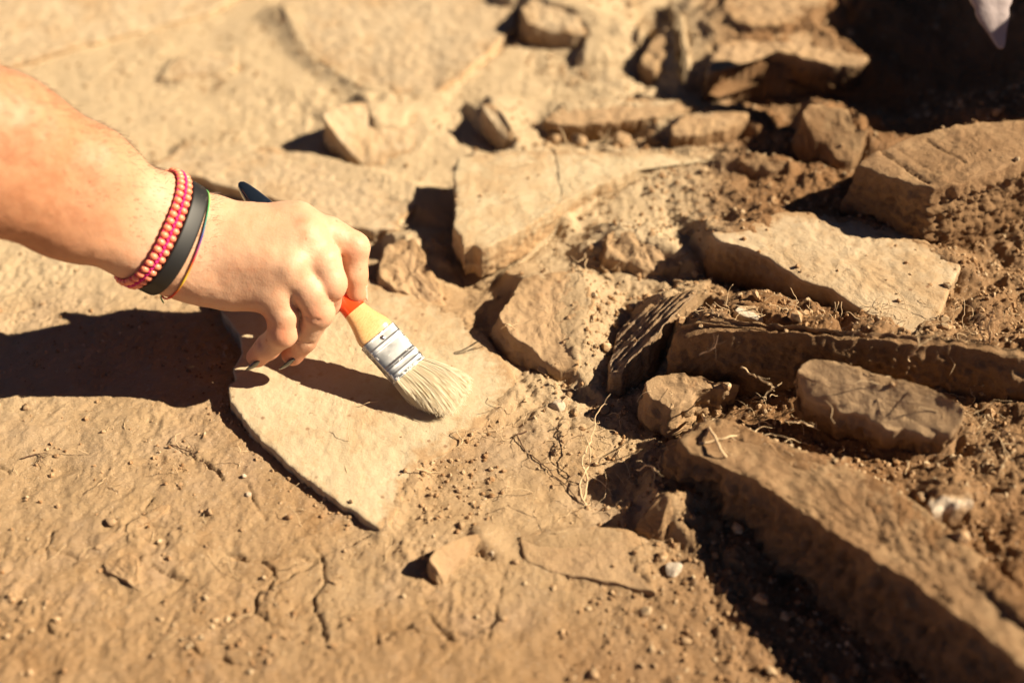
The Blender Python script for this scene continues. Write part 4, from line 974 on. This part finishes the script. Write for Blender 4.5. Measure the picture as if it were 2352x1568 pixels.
ROOTS = [([(1345,1165,0),(1330,1110,6),(1355,1060,12),(1350,1010,18),(1330,985,14)], .55, 'pair forming root standing up in front of the large shadow, left strand'),
 ([(1340,1150,0),(1345,1100,6),(1340,1050,12),(1362,1000,16),(1370,950,22),(1405,905,26)], .55, 'tall curved root rising in front of the large shadow'),
 ([(1352,1090,5),(1385,1110,5),(1405,1125,3)], .4, 'short root hooking right below the tall curved root'),
 ([(1210,990,1),(1190,1000,1),(1205,1030,1),(1250,1070,1),(1300,1120,1),(1340,1160,1)], .45, 'dark long root lying across the middle soil', ),
 ([(1465,1080,8),(1485,1068,14),(1510,1082,16)], .6, 'small pale hooked root in front of the long heavy block shade'),
 ([(1612,955,8),(1630,985,3),(1665,1050,1),(1690,1090,3),(1715,1150,3),(1720,1190,3)], .9, 'thick pale root hanging over the left end of the long heavy block'),
 ([(1605,1015,1),(1680,1005,1),(1735,990,3),(1745,965,9),(1775,975,10)], .6, 'pale root crossing the top of the long heavy block'),
 ([(1845,1260,6),(1862,1290,6),(1850,1320,8),(1868,1345,6)], .8, 'short pale root on the dark side of the long heavy block'),
 ([(1805,965,3),(1850,972,4),(1885,990,4)], .5, 'pale root between the flat topped stone and the grey brown chunk'),
 ([(1700,842,4),(1730,862,6),(1765,880,4),(1780,895,2)], .5, 'curly root left of the grey brown chunk'),
 ([(1760,870,3),(1735,850,8),(1760,835,10)], .4, 'small root sprig above the curly root'),
 ([(2275,790,2),(2270,755,18),(2285,715,30)], .5, 'upright twig on the ridge of the long dark slab at right'),
 ([(2260,788,2),(2250,740,16),(2235,700,28)], .35, 'thin twig leaning left on the ridge of the long dark slab'),
 ([(1925,800,3),(1905,780,10),(1925,745,16)], .4, 'root hair tuft standing on the long dark slab'),
 ([(2085,830,3),(2110,790,14),(2105,760,18)], .4, 'upright rootlet behind the grey brown chunk'),
 ([(1985,860,2),(1880,820,6),(1840,840,5)], .45, 'root trailing along the top of the grey brown chunk'),
 ([(2200,940,3),(2232,950,10),(2240,948,12)], .4, 'short root poking out right of the grey brown chunk'),
 ([(1285,290,10),(1310,350,8),(1330,430,8)], .45, 'thin root arching over the back of the propped slab'),
 ([(1370,305,10),(1420,325,10),(1470,350,8)], .55, 'pale root at the back edge of the propped slab'),
 ([(1330,540,4),(1345,590,8),(1340,640,6)], .45, 'root hanging down the bank right of the propped slab'),
 ([(1145,765,8),(1165,745,14),(1190,760,14)], .45, 'rootlets in the shade left of the grey sided stone'),
 ([(390,1022,1),(430,1035,1),(480,1070,1),(510,1105,1)], .35, 'dark hair root on the clay left of the brushed slab'),
 ([(50,1052,1),(80,1045,1),(108,1050,1)], .4, 'short dark root on the clay near the left edge'),
 ([(1600,815,3),(1640,800,8),(1650,770,12)], .4, 'root sprig at the left end of the long dark slab'),
 ([(2270,960,4),(2300,985,6),(2352,1000,6)], .4, 'root tangle below the right end of the long dark slab'),
 ([(2290,1000,4),(2310,1030,6),(2330,1060,4)], .4, 'hanging root right of the grey brown chunk'),
 ([(955,1075,3),(975,1080,4),(1000,1090,1)], .3, 'fine rootlets on the right side of the brushed slab'),
 ([(1040,1030,2),(1060,1010,3),(1050,990,3),(1075,985,2)], .35, 'short root curl at the dusty right end of the brushed slab')]
for i, (p, r, lb) in enumerate(ROOTS): root(p, r, lb, M_ROOTD if 'dark' in lb.split(' root')[0] else M_ROOT, forks=3)
def root_hairs():
    rs = np.random.RandomState(8); V = []; F = []
    spots = [((1600,2350),(800,870),90),((1450,2300),(900,1120),110),((1100,1450),(880,1180),70),((1200,1500),(350,680),40),((0,900),(900,1400),40)]
    for (xa, xb), (ya, yb), n in spots:
        for _ in range(n):
            px, py = rs.uniform(xa, xb), rs.uniform(ya, yb); p = at(px, py, 20)
            z = surf_z(np.array([p[0]]), np.array([p[1]]))[0]; q = np.array([p[0], p[1], z])
            P = [q]; d = rs.normal(size=3); d[2] = abs(d[2])*.5
            for _ in range(7):
                d = d/np.linalg.norm(d)+rs.normal(0, .35, 3)-np.array([0, 0, .10]); q = q+d*.0022; P.append(q)
            v, f = tube(spline(P, 2), .00020, 4); b = len(V); V += v; F += [tuple(x+b for x in g) for g in f]
    tag(place('root_hairs', V, F, M_ROOT), kind='stuff')
root_hairs()

# pale scrap of cloth hanging at the far top right
def cloth():
    V = []; nu, nv = 60, 70; top = W(2262, -260, .84); bot = W(2290, 112, .84)
    for i in range(nv+1):
        t = i/nv; wd = .021*(1-t**2.2)**.8*(1+.25*float(fbm(np.array([t*6.]), np.array([3.]), octv=3)[0]))+.0016
        c = top+(bot-top)*t+RX*(.004*math.sin(t*7))
        for j in range(nu):
            a = 2*math.pi*j/nu; fold = 1+.14*math.sin(a*3+t*3)+.10*float(fbm(np.array([a*1.2]), np.array([t*9.]), octv=3)[0])
            V.append(c+RX*math.cos(a)*wd*fold+FW*math.sin(a)*wd*.45*fold)
    F = [(i*nu+j, i*nu+(j+1) % nu, (i+1)*nu+(j+1) % nu, (i+1)*nu+j) for i in range(nv) for j in range(nu)]+[tuple(range(nu-1, -1, -1)), tuple(nv*nu+j for j in range(nu))]
    s = NB('pale_cloth'); m = s.out(s.mix(s.noise(60, 4), (.30, .24, .24), (.40, .34, .34)), .9, s.bump(s.noise(500, 4), .0006, .6))
    tag(place('cloth_scrap', V, F, m), 'pale pointed cloth scrap hanging down in the dark top right corner', 'cloth')
cloth()
